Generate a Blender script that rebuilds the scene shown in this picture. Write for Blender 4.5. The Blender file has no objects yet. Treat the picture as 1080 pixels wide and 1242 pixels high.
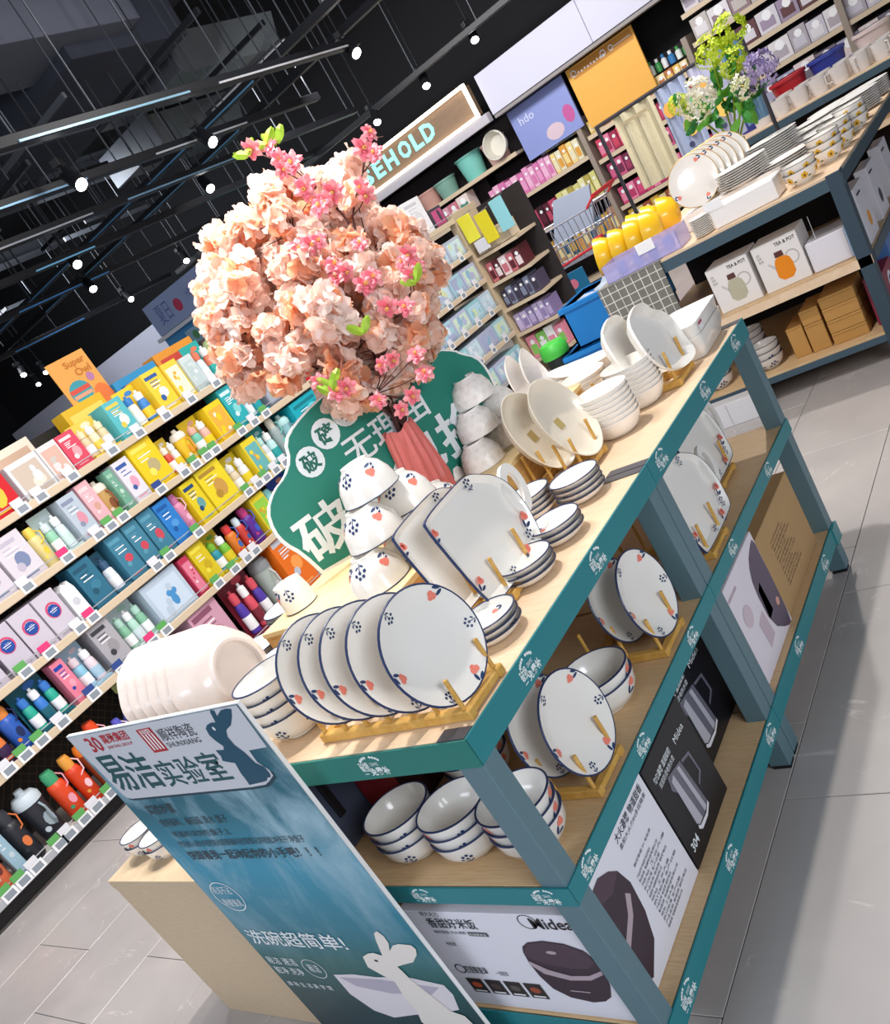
import bpy, math, random
from mathutils import Matrix, Vector
random.seed(7)
S = bpy.context.scene
COL = S.collection
PI = math.pi
# ---------------------------------------------------------------- camera
cam_d = bpy.data.cameras.new('camera'); cam = bpy.data.objects.new('camera', cam_d); COL.objects.link(cam)
cam_d.sensor_fit = 'VERTICAL'; cam_d.sensor_height = 24.0; cam_d.lens = 24.0 * 1089.41 / 1242
cam_d.shift_x = (540 - 569.58) / 1242; cam_d.shift_y = (747.77 - 621) / 1242
cam_d.clip_start = 0.05; cam_d.clip_end = 100
cam.matrix_world = Matrix.Translation((0.90358, -0.79372, 1.45713)) @ Matrix.Rotation(0.76163, 4, 'Z') @ Matrix.Rotation(1.21414, 4, 'X') @ Matrix.Rotation(-0.57345, 4, 'Z')
S.camera = cam
# ---------------------------------------------------------------- world
w = bpy.data.worlds.new('world'); S.world = w; w.use_nodes = True
w.node_tree.nodes['Background'].inputs[0].default_value = (0.78, 0.84, 1.0, 1)
w.node_tree.nodes['Background'].inputs[1].default_value = 0.34
# ---------------------------------------------------------------- lights
def area(name, loc, tgt, sx, sy, power, col):
    d = bpy.data.lights.new(name, 'AREA'); d.shape = 'RECTANGLE'; d.size = sx; d.size_y = sy; d.energy = power; d.color = col
    o = bpy.data.objects.new(name, d); COL.objects.link(o); o.location = loc
    o.rotation_euler = (Vector(tgt) - Vector(loc)).to_track_quat('-Z', 'Y').to_euler(); return o
def spot(name, loc, tgt, power, col, ang=70, rad=0.03, blend=0.5):
    d = bpy.data.lights.new(name, 'SPOT'); d.energy = power; d.color = col; d.spot_size = math.radians(ang); d.spot_blend = blend; d.shadow_soft_size = rad
    o = bpy.data.objects.new(name, d); COL.objects.link(o); o.location = loc
    o.rotation_euler = (Vector(tgt) - Vector(loc)).to_track_quat('-Z', 'Y').to_euler(); return o
WARM = (1.0, 0.945, 0.89); COOL = (0.9, 0.95, 1.0); NEUT = (1, .98, .97)
spot('key_lamp', (-0.45, 0.85, 4.6), (-0.45, 0.75, 0), 350, WARM, 120, 0.05, 0.6)
spot('table_lamp', (-0.75, 4.6, 4.6), (-0.75, 4.7, 0), 360, WARM, 120, 0.06, 0.6)
area('shelf_wash', (-1.3, 0.9, 3.3), (-3.8, 1.2, 0.9), 0.5, 3.2, 95, NEUT)
area('shelf_wash', (-1.5, 4.6, 3.3), (-3.8, 5.0, 0.9), 0.5, 3.2, 75, NEUT)
area('back_wash', (-3.6, 7.0, 3.4), (-3.9, 9.9, 1.0), 4.5, 0.5, 135, NEUT)
area('far_fill', (-10.5, 7.2, 3.9), (-10.5, 9.6, 2.3), 5.0, 0.5, 110, COOL)  # added area light, lifts the distant left fascia and blue display
area('near_end_fill', (-1.2, -3.4, 2.6), (-0.6, 0.2, 0.5), 2.4, 1.0, 60, (.84, .9, 1.0))  # added fill from -y for the near-end faces, no fixture there
spot('side_fill', (-2.1, 1.0, 3.9), (-0.4, 0.8, 0.9), 105, NEUT, 60, 0.08, 0.8)  # added second spot, brightens the bowl pyramids and vase
spot('blossom_fill', (0.9, -0.3, 3.6), (-0.3, 0.5, 1.4), 22, NEUT, 36, 0.1, 0.9)  # added spot that only brightens the bouquet
area('aisle_fill', (3.2, -1.2, 2.2), (-0.2, 0.9, 0.8), 1.6, 1.2, 80, COOL)  # added low fill from the camera side for the aisle-facing dishes
S.view_settings.view_transform = 'Standard'; S.view_settings.look = 'None'; S.view_settings.gamma = 1.0
S.view_settings.use_curve_mapping = False; S.view_settings.exposure = -0.04

# ---------------------------------------------------------------- materials
def lin(c):
    return tuple(((v / 12.92) if v <= 0.04045 else ((v + 0.055) / 1.055) ** 2.4) for v in c)
def hx(h):
    return lin(tuple(int(h[i:i + 2], 16) / 255 for i in (0, 2, 4)))
MATS = {}
def M(col, rough=0.5, metal=0.0, emit=0.0, trans=0.0, noise=0.0, nscale=20.0, bump=0.0, coat=0.0, transl=0.0, alpha=1.0):
    key = (col, rough, metal, emit, trans, noise, nscale, bump, coat, transl, alpha)
    if key in MATS: return MATS[key]
    c = hx(col)
    m = bpy.data.materials.new('m_' + col); m.use_nodes = True; nt = m.node_tree; b = nt.nodes['Principled BSDF']
    b.inputs['Base Color'].default_value = (*c, 1); b.inputs['Roughness'].default_value = rough; b.inputs['Metallic'].default_value = metal
    b.inputs['Transmission Weight'].default_value = trans; b.inputs['Coat Weight'].default_value = coat; b.inputs['Alpha'].default_value = alpha
    if emit:
        b.inputs['Emission Color'].default_value = (*c, 1); b.inputs['Emission Strength'].default_value = emit
    if noise or bump:
        tc = nt.nodes.new('ShaderNodeTexCoord'); n = nt.nodes.new('ShaderNodeTexNoise'); n.inputs['Scale'].default_value = nscale; n.inputs['Detail'].default_value = 3
        nt.links.new(tc.outputs['Object'], n.inputs['Vector'])
        if noise:
            mx = nt.nodes.new('ShaderNodeMixRGB'); mx.inputs[1].default_value = (*[max(0, v * (1 - noise)) for v in c], 1); mx.inputs[2].default_value = (*[min(1, v * (1 + noise)) for v in c], 1)
            nt.links.new(n.outputs[0], mx.inputs[0]); nt.links.new(mx.outputs[0], b.inputs['Base Color'])
        if bump:
            bp = nt.nodes.new('ShaderNodeBump'); bp.inputs['Strength'].default_value = bump; bp.inputs['Distance'].default_value = 0.004
            nt.links.new(n.outputs[0], bp.inputs['Height']); nt.links.new(bp.outputs[0], b.inputs['Normal'])
    if transl:
        tr = nt.nodes.new('ShaderNodeBsdfTranslucent'); tr.inputs[0].default_value = (*c, 1)
        ms = nt.nodes.new('ShaderNodeMixShader'); ms.inputs[0].default_value = transl
        nt.links.new(b.outputs[0], ms.inputs[1]); nt.links.new(tr.outputs[0], ms.inputs[2]); nt.links.new(ms.outputs[0], nt.nodes['Material Output'].inputs[0])
    MATS[key] = m; return m
def wood_mat(name, c1, c2, axis_scale, rough=0.5, scale=6.0):
    m = bpy.data.materials.new(name); m.use_nodes = True; nt = m.node_tree; b = nt.nodes['Principled BSDF']; b.inputs['Roughness'].default_value = rough
    tc = nt.nodes.new('ShaderNodeTexCoord'); mp = nt.nodes.new('ShaderNodeMapping'); mp.inputs['Scale'].default_value = axis_scale
    n = nt.nodes.new('ShaderNodeTexNoise'); n.inputs['Scale'].default_value = scale; n.inputs['Detail'].default_value = 6; n.inputs['Roughness'].default_value = 0.65
    cr = nt.nodes.new('ShaderNodeValToRGB'); cr.color_ramp.elements[0].color = (*hx(c1), 1); cr.color_ramp.elements[1].color = (*hx(c2), 1)
    cr.color_ramp.elements[0].position = 0.3; cr.color_ramp.elements[1].position = 0.7
    nt.links.new(tc.outputs['Object'], mp.inputs[0]); nt.links.new(mp.outputs[0], n.inputs['Vector']); nt.links.new(n.outputs[0], cr.inputs[0]); nt.links.new(cr.outputs[0], b.inputs['Base Color'])
    return m
def tile_mat(name, base, dark, vein):
    m = bpy.data.materials.new(name); m.use_nodes = True; nt = m.node_tree; b = nt.nodes['Principled BSDF']; b.inputs['Roughness'].default_value = 0.3
    tc = nt.nodes.new('ShaderNodeNewGeometry'); n = nt.nodes.new('ShaderNodeTexNoise'); n.inputs['Scale'].default_value = 3.0; n.inputs['Detail'].default_value = 8
    n.inputs['Distortion'].default_value = 0.6
    cr = nt.nodes.new('ShaderNodeValToRGB'); cr.color_ramp.elements[0].color = (*hx(dark), 1); cr.color_ramp.elements[1].color = (*hx(base), 1); cr.color_ramp.elements[0].position = .3; cr.color_ramp.elements[1].position = .7
    v = nt.nodes.new('ShaderNodeTexNoise'); v.inputs['Scale'].default_value = 2.2; v.inputs['Detail'].default_value = 5; v.inputs['Distortion'].default_value = 2.4
    r2 = nt.nodes.new('ShaderNodeValToRGB'); e = r2.color_ramp.elements; e[0].position = 0.488; e[0].color = (0, 0, 0, 1); e[1].position = 0.5; e[1].color = (.55, .55, .55, 1)
    k = r2.color_ramp.elements.new(0.512); k.color = (0, 0, 0, 1)
    v2 = nt.nodes.new('ShaderNodeTexNoise'); v2.inputs['Scale'].default_value = 5.5; r3 = nt.nodes.new('ShaderNodeValToRGB'); r3.color_ramp.elements[0].position = .55; r3.color_ramp.elements[1].position = .65
    mu = nt.nodes.new('ShaderNodeMath'); mu.operation = 'MULTIPLY'
    mx = nt.nodes.new('ShaderNodeMixRGB'); mx.inputs[2].default_value = (*hx(vein), 1)
    for t in (n, v, v2): nt.links.new(tc.outputs['Position'], t.inputs['Vector'])
    nt.links.new(n.outputs[0], cr.inputs[0]); nt.links.new(v.outputs[0], r2.inputs[0]); nt.links.new(v2.outputs[0], r3.inputs[0])
    nt.links.new(r2.outputs[0], mu.inputs[0]); nt.links.new(r3.outputs[0], mu.inputs[1]); nt.links.new(mu.outputs[0], mx.inputs[0]); nt.links.new(cr.outputs[0], mx.inputs[1]); nt.links.new(mx.outputs[0], b.inputs['Base Color'])
    return m
MW_TOP = wood_mat('light_oak', 'DFBF9C', 'EBD2B4', (3, 40, 3))
MW_SH = wood_mat('oak_shelf', 'C9A679', 'DDBE94', (3, 45, 3))
MW_PL = wood_mat('plinth_wood', 'CDB594', 'D8C3A4', (4, 4, 30))
MW_RACK = wood_mat('bamboo', 'C9963F', 'E0B564', (8, 8, 8))
MW_RISER = wood_mat('riser_wood', 'C08A3C', 'E8C27E', (3, 3, 14))
M_TILE = tile_mat('floor_tile', 'BCB6B3', 'AEA9A8', 'E8E2DE')
M_GROUT = M('6E6A68', .8)
M_TEAL = M('1B7F88', .42); M_TEALD = M('19786F', .45)
M_SLATE = M('5C7A84', .45); M_DARKLEG = M('2A3C4A', .5)
M_CER = M('F1EEE8', .22, coat=.4); M_CERW = M('F4F0EA', .25, coat=.4); M_CERB = M('F6F2EE', .28, bump=.7, nscale=90)
M_CREAM = M('E9E0CF', .3, coat=.3)
M_NAVY = M('26375F', .35); M_CORAL = M('EE8472', .4); M_NAVY2 = M('223A66', .4)
M_WHITE = M('F5F5F7', .5); M_PAPER = M('EAEAEE', .55); M_BLACK = M('141418', .5); M_BLK2 = M('22242E', .45)

# ---------------------------------------------------------------- mesh building
class MB:
    def __init__(s): s.v = []; s.f = []; s.mi = []; s.mats = []
    def k(s, m):
        if m not in s.mats: s.mats.append(m)
        return s.mats.index(m)
    def add(s, vs, fs, m):
        b = len(s.v); s.v += [tuple(v) for v in vs]; i = s.k(m)
        for f in fs: s.f.append(tuple(b + j for j in f)); s.mi.append(i)
        return s
    def box(s, x0, y0, z0, x1, y1, z1, m, r=0.0, front=None):
        if r <= 0:
            v = [(x, y, z) for x in (x0, x1) for y in (y0, y1) for z in (z0, z1)]
            return s.add(v, [(0, 1, 3, 2), (4, 6, 7, 5), (0, 4, 5, 1), (2, 3, 7, 6), (0, 2, 6, 4), (1, 5, 7, 3)], m)
        X = (x0, x1); Y = (y0, y1); Z = (z0, z1); sg = (1, -1); vs = []
        idx = {}
        for i in (0, 1):
            for j in (0, 1):
                for k in (0, 1):
                    a = [X[i], Y[j], Z[k]]
                    for ax in range(3):
                        p = [a[0] + sg[i] * r, a[1] + sg[j] * r, a[2] + sg[k] * r]; p[ax] = a[ax]; idx[(i, j, k, ax)] = len(vs); vs.append(p)
        fs = []
        for i in (0, 1):
            q = [idx[(i, 0, 0, 0)], idx[(i, 1, 0, 0)], idx[(i, 1, 1, 0)], idx[(i, 0, 1, 0)]]; fs.append(q if i else q[::-1])
            q = [idx[(0, i, 0, 1)], idx[(1, i, 0, 1)], idx[(1, i, 1, 1)], idx[(0, i, 1, 1)]]; fs.append(q[::-1] if i else q)
            q = [idx[(0, 0, i, 2)], idx[(1, 0, i, 2)], idx[(1, 1, i, 2)], idx[(0, 1, i, 2)]]; fs.append(q if i else q[::-1])
        for a in (0, 1):
            for b_ in (0, 1):
                fs.append([idx[(a, b_, 0, 0)], idx[(a, b_, 1, 0)], idx[(a, b_, 1, 1)], idx[(a, b_, 0, 1)]])
                fs.append([idx[(a, 0, b_, 0)], idx[(a, 1, b_, 0)], idx[(a, 1, b_, 2)], idx[(a, 0, b_, 2)]])
                fs.append([idx[(0, a, b_, 1)], idx[(1, a, b_, 1)], idx[(1, a, b_, 2)], idx[(0, a, b_, 2)]])
        for i in (0, 1):
            for j in (0, 1):
                for k in (0, 1): fs.append([idx[(i, j, k, 0)], idx[(i, j, k, 1)], idx[(i, j, k, 2)]])
        return s.add(vs, fs, m)
    def lathe(s, prof, m, segs=32, sx=1, sy=1, c=(0, 0, 0), mats=None, rf=None):
        n = len(prof); vs = []
        for i in range(segs):
            a = 2 * PI * i / segs
            for r, z in prof:
                q = rf(a, r, z) if rf else r
                vs.append((c[0] + q * sx * math.cos(a), c[1] + q * sy * math.sin(a), c[2] + z))
        b = len(s.v); s.v += vs
        for i in range(segs):
            j = (i + 1) % segs
            for k in range(n - 1):
                mm = s.k(mats[k] if mats and mats[k] else m)
                if prof[k][0] == 0 and prof[k + 1][0] == 0: continue
                s.f.append((b + i * n + k, b + j * n + k, b + j * n + k + 1, b + i * n + k + 1)); s.mi.append(mm)
        return s
    def prism(s, outl, t0, t1, m, fn=None, side=None):
        fn = fn or (lambda u, v, t: (u, v, t)); n = len(outl)
        vs = [fn(u, v, t0) for u, v in outl] + [fn(u, v, t1) for u, v in outl]
        s.add(vs, [tuple(range(n))[::-1], tuple(range(n, 2 * n))], m)
        s.add(vs, [(i, (i + 1) % n, n + (i + 1) % n, n + i) for i in range(n)], side or m); return s
    def tube(s, pts, rad, m, segs=6, caps=True):
        pts = [Vector(p) for p in pts]; n = len(pts)
        if not isinstance(rad, (list, tuple)): rad = [rad] * n
        vs = []; up = None
        for i, p in enumerate(pts):
            d = (pts[min(i + 1, n - 1)] - pts[max(i - 1, 0)]).normalized()
            if up is None: up = d.orthogonal().normalized()
            else: up = (up - d * up.dot(d)).normalized()
            q = d.cross(up)
            for k in range(segs):
                a = 2 * PI * k / segs; vs.append(p + (up * math.cos(a) + q * math.sin(a)) * rad[i])
        fs = [(i * segs + k, i * segs + (k + 1) % segs, (i + 1) * segs + (k + 1) % segs, (i + 1) * segs + k) for i in range(n - 1) for k in range(segs)]
        if caps: fs += [tuple(range(segs))[::-1], tuple(range((n - 1) * segs, n * segs))]
        return s.add(vs, fs, m)
    def ball(s, c, r, m, sx=1, sy=1, sz=1, u=10, v=6):
        prof = [(r * math.sin(PI * k / v), -r * math.cos(PI * k / v) * sz) for k in range(v + 1)]
        return s.lathe(prof, m, u, sx, sy, c)
    def mesh(s, name, smooth=False):
        me = bpy.data.meshes.new(name); me.from_pydata(s.v, [], s.f)
        for m in s.mats: me.materials.append(m)
        me.polygons.foreach_set('material_index', s.mi)
        if smooth:
            me.polygons.foreach_set('use_smooth', [True] * len(me.polygons))
            try: me.set_sharp_from_angle(angle=math.radians(42))
            except Exception: pass
        me.update(); return me
    def build(s, name, parent=None, loc=None, rot=None, smooth=False):
        o = bpy.data.objects.new(name, s.mesh(name, smooth)); COL.objects.link(o)
        if parent: o.parent = parent
        if loc: o.location = loc
        if rot: o.rotation_euler = rot
        return o
def tag(o, label=None, cat=None, group=None, kind=None):
    if label: o['label'] = label
    if cat: o['category'] = cat
    if group: o['group'] = group
    if kind: o['kind'] = kind
    return o
def thing(name, label, cat, loc=(0, 0, 0), rot=(0, 0, 0), group=None):
    o = bpy.data.objects.new(name, None); COL.objects.link(o); o.location = loc; o.rotation_euler = rot; o.empty_display_size = .05
    return tag(o, label, cat, group)
def inst(name, me, parent=None, loc=(0, 0, 0), rot=(0, 0, 0), scale=None):
    o = bpy.data.objects.new(name, me); COL.objects.link(o); o.parent = parent; o.location = loc; o.rotation_euler = rot
    if scale: o.scale = scale
    return o
def dup(root, loc, rot=None, label=None, group=None, scale=None):
    r = root.copy(); COL.objects.link(r); r.location = loc
    if rot is not None: r.rotation_euler = rot
    if label: r['label'] = label
    if group: r['group'] = group
    if scale: r.scale = scale
    for ch in list(root.children):
        c = ch.copy(); COL.objects.link(c); c.parent = r
        for g in list(ch.children):
            d = g.copy(); COL.objects.link(d); d.parent = c
    return r
# text as flat geometry --------------------------------------------------
TC = {}
def glyphs(txt, bold=0.0, res=2):
    key = (txt, bold, res)
    if key in TC: return TC[key]
    cu = bpy.data.curves.new('t', 'FONT'); cu.body = txt; cu.size = 1; cu.resolution_u = res; cu.offset = bold
    o = bpy.data.objects.new('t', cu); COL.objects.link(o); bpy.context.view_layer.update()
    dg = bpy.context.evaluated_depsgraph_get(); me = bpy.data.meshes.new_from_object(o.evaluated_get(dg), depsgraph=dg)
    vs = [(v.co.x, v.co.y) for v in me.vertices]; fs = [tuple(p.vertices) for p in me.polygons]
    x0 = min(v[0] for v in vs); x1 = max(v[0] for v in vs); y0 = min(v[1] for v in vs); y1 = max(v[1] for v in vs)
    bpy.data.objects.remove(o); bpy.data.meshes.remove(me); bpy.data.curves.remove(cu)
    TC[key] = ([((x - x0) / (x1 - x0), (y - y0) / (y1 - y0)) for x, y in vs], fs); return TC[key]
def text(mb, txt, fn, u0, v0, u1, v1, m, t=0.0, bold=0.0, shear=0.0):
    """lettering filling the rectangle u0..u1, v0..v1 of the surface fn(u, v, t)"""
    vs, fs = glyphs(txt, bold)
    mb.add([fn(u0 + (u1 - u0) * x + shear * y, v0 + (v1 - v0) * y, t) for x, y in vs], fs, m)
def poly(mb, pts, fn, m, t=0.0):
    mb.add([fn(u, v, t) for u, v in pts], [tuple(range(len(pts)))], m)
def disc(mb, u, v, r, fn, m, t=0.0, n=14, e=1.0, rot=0.0):
    poly(mb, [(u + r * math.cos(2 * PI * i / n) * math.cos(rot) - e * r * math.sin(2 * PI * i / n) * math.sin(rot), v + r * math.cos(2 * PI * i / n) * math.sin(rot) + e * r * math.sin(2 * PI * i / n) * math.cos(rot)) for i in range(n)], fn, m, t)
def rect(mb, u0, v0, u1, v1, fn, m, t=0.0): poly(mb, [(u0, v0), (u1, v0), (u1, v1), (u0, v1)], fn, m, t)
def ring(mb, u, v, r, w_, fn, m, t=0.0, n=20, e=1.0):
    vs = [fn(u + q * math.cos(2 * PI * i / n), v + e * q * math.sin(2 * PI * i / n), t) for i in range(n) for q in (r, r - w_)]
    mb.add(vs, [(2 * i, 2 * ((i + 1) % n), 2 * ((i + 1) % n) + 1, 2 * i + 1) for i in range(n)], m)
FX = lambda x0: (lambda u, v, t: (x0 + t, u, v))          # plane facing +x : u = y, v = z
FY = lambda y0: (lambda u, v, t: (u, y0 - t, v))          # plane facing -y : u = x, v = z
FZ = lambda z0: (lambda u, v, t: (u, v, z0 + t))

# ================================================================ STRUCTURE
def struct(o): return tag(o, kind='structure')
floor = struct(MB().box(-18, -4, -0.06, 6, 11, -0.012, M_GROUT).build('floor'))
TW, TL = 0.4375, 0.85
tile_me = MB().box(.0012, .0012, -.012, TW - .0012, TL - .0012, 0, M_TILE, .0012).mesh('floor_tile')
far = MB()
for i in range(-41, 13):
    off = -0.13 if i % 2 == 0 else 0.14
    for j in range(-5, 13):
        x = i * TW; y = off + j * TL
        near = (-4.4 < x < -1.0 and -1.1 < y < 1.4) or (-1.4 < x < 1.3 and -0.95 < y < 4.2) or (-4.0 < x < -.6 and 2.5 < y < 9)
        if near: inst('floor_tile', tile_me, floor, (x, y, 0))
        else: far.box(x + .0012, y + .0012, -.012, x + TW - .0012, y + TL - .0012, 0, M_TILE)
tag(far.build('floor_tile_field', floor), kind='stuff')
M_CEIL = M('08090D', .9); M_CONC = M('363A48', .85, noise=.2, nscale=3); M_STEEL = M('5C6068', .5, noise=.12, nscale=5); M_TRK = M('17181D', .45); M_ROD = M('4E525A', .5, .3)
M_DUCT = M('565C60', .5, noise=.15, nscale=4)
struct(MB().box(-18, -4, 5.2, 6, 11, 5.3, M_CEIL).build('ceiling'))
struct(MB().box(-18, 10.4, 0, 6, 10.5, 5.2, M('0E0F14', .9)).build('wall_back'))
struct(MB().box(-18, -4, 0, -17.9, 11, 5.2, M('0E0F14', .9)).build('wall_left'))
M_FAS = M('C9C9DA', .6)
fa = MB().box(-4.42, 9.6, 2.24, -3.05, 9.8, 2.68, M_FAS, .004).box(-3.045, 9.6, 2.24, 6, 9.8, 2.68, M_FAS, .004)
fa.box(-4.42, 9.62, 2.2, 6, 9.8, 2.235, M('8F8A88', .6)); struct(fa.build('trim_1'))
fa = MB().box(-17, 9.6, 2.2, -12.1, 9.8, 2.72, M_FAS, .004).box(-12.095, 9.6, 2.2, -6.6, 9.8, 2.72, M_FAS, .004); struct(fa.build('trim_2'))
# overhead steel and concrete
def beam(name, label, cat, boxes, m, group=None):
    mb = MB()
    for b in boxes: mb.box(*b, m, .006)
    return tag(mb.build(name), label, cat, group)
beam('ceiling_beam', 'big grey concrete beam crossing the upper left of the dark ceiling', 'beam', [(-5.5, 2.2, 4.05, -4.75, 5.7, 4.45)], M('5E6270', .8, noise=.3, nscale=2))
beam('concrete_column_head', 'dark blue-grey concrete drop panel beside the big beam', 'column', [(-7.2, 5.0, 3.95, -4.95, 6.35, 4.5)], M_CONC)
for i, (x0, y0, x1, y1, z) in enumerate([(-7.6, 3.5, -7.3, 9.4, 4.3), (-9.6, 4, -9.3, 9.4, 4.4), (-4.6, 7.4, -1.5, 7.7, 4.6), (-9.5, 7.0, -4.2, 7.25, 4.5), (-12, 5, -11.7, 9.4, 4.4), (-5.0, 6.4, -4.7, 9.4, 4.7)]):
    beam('steel_beam', ('steel beam running away from the viewer high in the dark ceiling', 'steel beam running across the dark ceiling')[i in (2, 3)], 'beam', [(x0, y0, z, x1, y1, z + .03), ((x0 + x1) / 2 - .015, y0, z + .03, (x0 + x1) / 2 + .015, y1, z + .25) if y1 - y0 > x1 - x0 else (x0, (y0 + y1) / 2 - .015, z + .03, x1, (y0 + y1) / 2 + .015, z + .25), (x0, y0, z + .25, x1, y1, z + .28)], M_STEEL, 'steel beams in the dark ceiling' )
dk = MB()
for (x, y0, y1, wd) in [(-5.9, 6.6, 8.3, .9), (-7.7, 7.7, 9.3, 1.0), (-4.5, 8.3, 9.4, .7)]:
    t = thing('air_duct', {-5.9: 'pale grey tapered air duct above the coral blossoms', -7.7: 'long pale air duct left of the tapered duct', -4.5: 'small grey air duct just above the lit sign'}[x], 'duct')
    MB().prism([(-wd / 2, 0), (wd / 2, 0), (wd / 2 - .12, .3), (-wd / 2 + .12, .3)], y0, y1, M_DUCT, lambda u, v, t_, x=x: (x + u, t_, 3.9 - v + .3)).build('duct_body', t)
    MB().box(x - wd / 2 - .02, y0 - .03, 3.88, x + wd / 2 + .02, y0 + .03, 4.24, M_STEEL, .004).build('flange', t)
# lighting rails (run away from the viewer = y, across = x)
def rail(axis, a, b0, b1, z, label, strip=None):
    t = thing('track_rail', label, 'light rail', group=None)
    if axis == 'y':
        MB().box(a - .035, b0, z, a + .035, b1, z + .06, M_TRK, .004).build('rail_body', t)
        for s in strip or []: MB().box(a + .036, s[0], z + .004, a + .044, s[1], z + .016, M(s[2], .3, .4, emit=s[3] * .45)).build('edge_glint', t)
        q = b0 + .3
        while q < b1: MB().tube([(a, q, z + .06), (a, q, 5.2)], .006, M_ROD, 4, False).build('hanger_rod', t); q += .62
    else:
        MB().box(b0, a - .035, z, b1, a + .035, z + .06, M_TRK, .004).build('rail_body', t)
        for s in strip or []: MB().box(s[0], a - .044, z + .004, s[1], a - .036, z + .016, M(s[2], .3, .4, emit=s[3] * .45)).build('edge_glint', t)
        q = b0 + .4
        while q < b1: MB().tube([(q, a, z + .06), (q, a, 5.2)], .006, M_ROD, 4, False).build('hanger_rod', t); q += .9
    return t
rail('y', -3.55, 2.0, 6.4, 3.0, 'black light rail nearest the viewer, running away at the upper left', [(2.9, 4.3, '9CC6DC', .12), (4.6, 6.2, 'D8D8DC', .12)])
rail('y', -4.5, 2.2, 6.9, 3.0, 'second black light rail from the viewer, under the concrete beam', [(2.4, 4.0, '8FB8D8', .12), (4.7, 5.8, 'C8CCD4', .12)])
rail('y', -5.35, 2.6, 8.6, 3.0, 'third black light rail from the viewer, left of the coral blossoms', [(3.2, 4.6, 'BFC3CC', .1), (5.0, 7.0, '8FB8D8', .1)])
rail('y', -6.4, 3.0, 9.2, 3.0, 'fourth black light rail from the viewer', [(4.6, 5.3, '7FC4EC', .5)])
rail('y', -8.0, 4.0, 9.4, 3.05, 'fifth black light rail from the viewer, low at the left', [(5.3, 6.6, '4F8FD0', .4)])
rail('y', -10.2, 5.0, 9.4, 3.05, 'sixth black light rail, farthest left above the poster', [(6.4, 7.6, '4F8FD0', .3)])
rail('x', 5.6, -12.0, -2.6, 3.12, 'black cross rail nearest the viewer, spanning the dark ceiling', [(-9.5, -4.0, '5F93BC', .12)])
rail('x', 6.35, -12.0, -2.6, 3.12, 'second black cross rail behind the nearest one', [(-9.0, -5.0, '6FA0C4', .1)])
rail('x', 9.0, -9.6, -1.6, 2.95, 'black cross rail right above the lit sign', [(-8.0, -6.6, '4F9AD8', .3)])
# small services
svc = MB()
for i in range(46):
    x = random.uniform(-13, -5); y = random.uniform(3.2, 7.8); z = random.uniform(3.3, 3.85); L = random.uniform(.4, 1.6)
    if random.random() < .5: svc.box(x, y, z, x + .03, y + L, z + .05, M_STEEL if i % 3 else M_TRK)
    else: svc.box(x, y, z, x + L, y + .03, z + .04, M_STEEL if i % 4 == 0 else M_TRK)
tag(svc.build('cable_tray_clutter'), 'tangle of thin cable trays and struts high in the dark ceiling', 'cable trays', kind='stuff')
# track spotlights
def make_spot(name='track_spotlight'):
    t = thing(name, 'x', 'spotlight')
    MB().lathe([(0, 0), (.045, 0), (.05, -.01), (.05, -.16), (.044, -.165), (.04, -.15), (0, -.148)], M_TRK, 16).build('lamp_housing', t, (0, 0, .16), (-.5, -.55, 0), smooth=True)
    MB().lathe([(0, -.164), (.042, -.164), (.042, -.158), (0, -.158)], M('FFFFFF', .3, emit=14), 16).build('lamp_face', t, (0, 0, .16), (-.5, -.55, 0))
    MB().box(-.008, -.055, .1, .008, -.047, .22, M_TRK).box(-.03, -.07, .2, .03, .02, .25, M_TRK, .003).build('bracket', t)
    MB().tube([(0, 0, .16), (0, 0, 2.4)], .007, M_TRK, 4).build('drop_rod', t)
    return t
SP = [(-4.26, 3.69, 2.86, .5, 'bright round spotlight at the upper left, on the second rail'), (-4.35, 5.1, 2.86, .5, 'spotlight beside the dark drop panel, right of the brightest left lamp'), (-3.6, 6.3, 2.9, .3, 'spotlight high above the coral blossoms near the top'),
      (-5.7, 6.3, 2.88, .2, 'small spotlight just left above the topmost pink blossom'), (-6.5, 5.1, 2.9, .3, 'spotlight at the left edge of the dark ceiling, above the pale strip'), (-7.9, 6.2, 2.9, .3, 'spotlight below the bright blue strip at left'),
      (-10.1, 8.4, 2.95, .3, 'far small spotlight over the distant blue poster'), (-4.75, 9.2, 2.8, -.4, 'spotlight right above the lit sign'), (-4.0, 9.2, 2.85, -.4, 'spotlight above the right end of the lit sign'), (-5.4, 9.0, 2.8, -.4, 'spotlight above the last letter of the lit sign'),
      (-2.9, 9.2, 2.8, -.4, 'spotlight in front of the white fascia at right'), (-9.2, 8.9, 2.95, 0, 'tiny far spotlight left of the pale fascia'), (-12, 7.5, 2.95, 0, 'tiny far spotlight above the orange poster'), (-13, 8.5, 2.95, 0, 'tiny far spotlight right of the orange poster'),
      (-11.0, 5.6, 2.95, .2, 'tiny spotlight at the left picture edge'), (-14, 8.9, 2.95, 0, 'tiniest far spotlight near the fascia end')]
s0 = make_spot()
for i, (x, y, z, tl, lb) in enumerate(SP):
    r = (0, 0, tl)
    if i == 0: s0.location = (x, y, z); s0.rotation_euler = r; s0['label'] = lb; s0['group'] = 'spotlights on the rails'
    else: dup(s0, (x, y, z), r, lb, 'spotlights on the rails')

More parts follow.
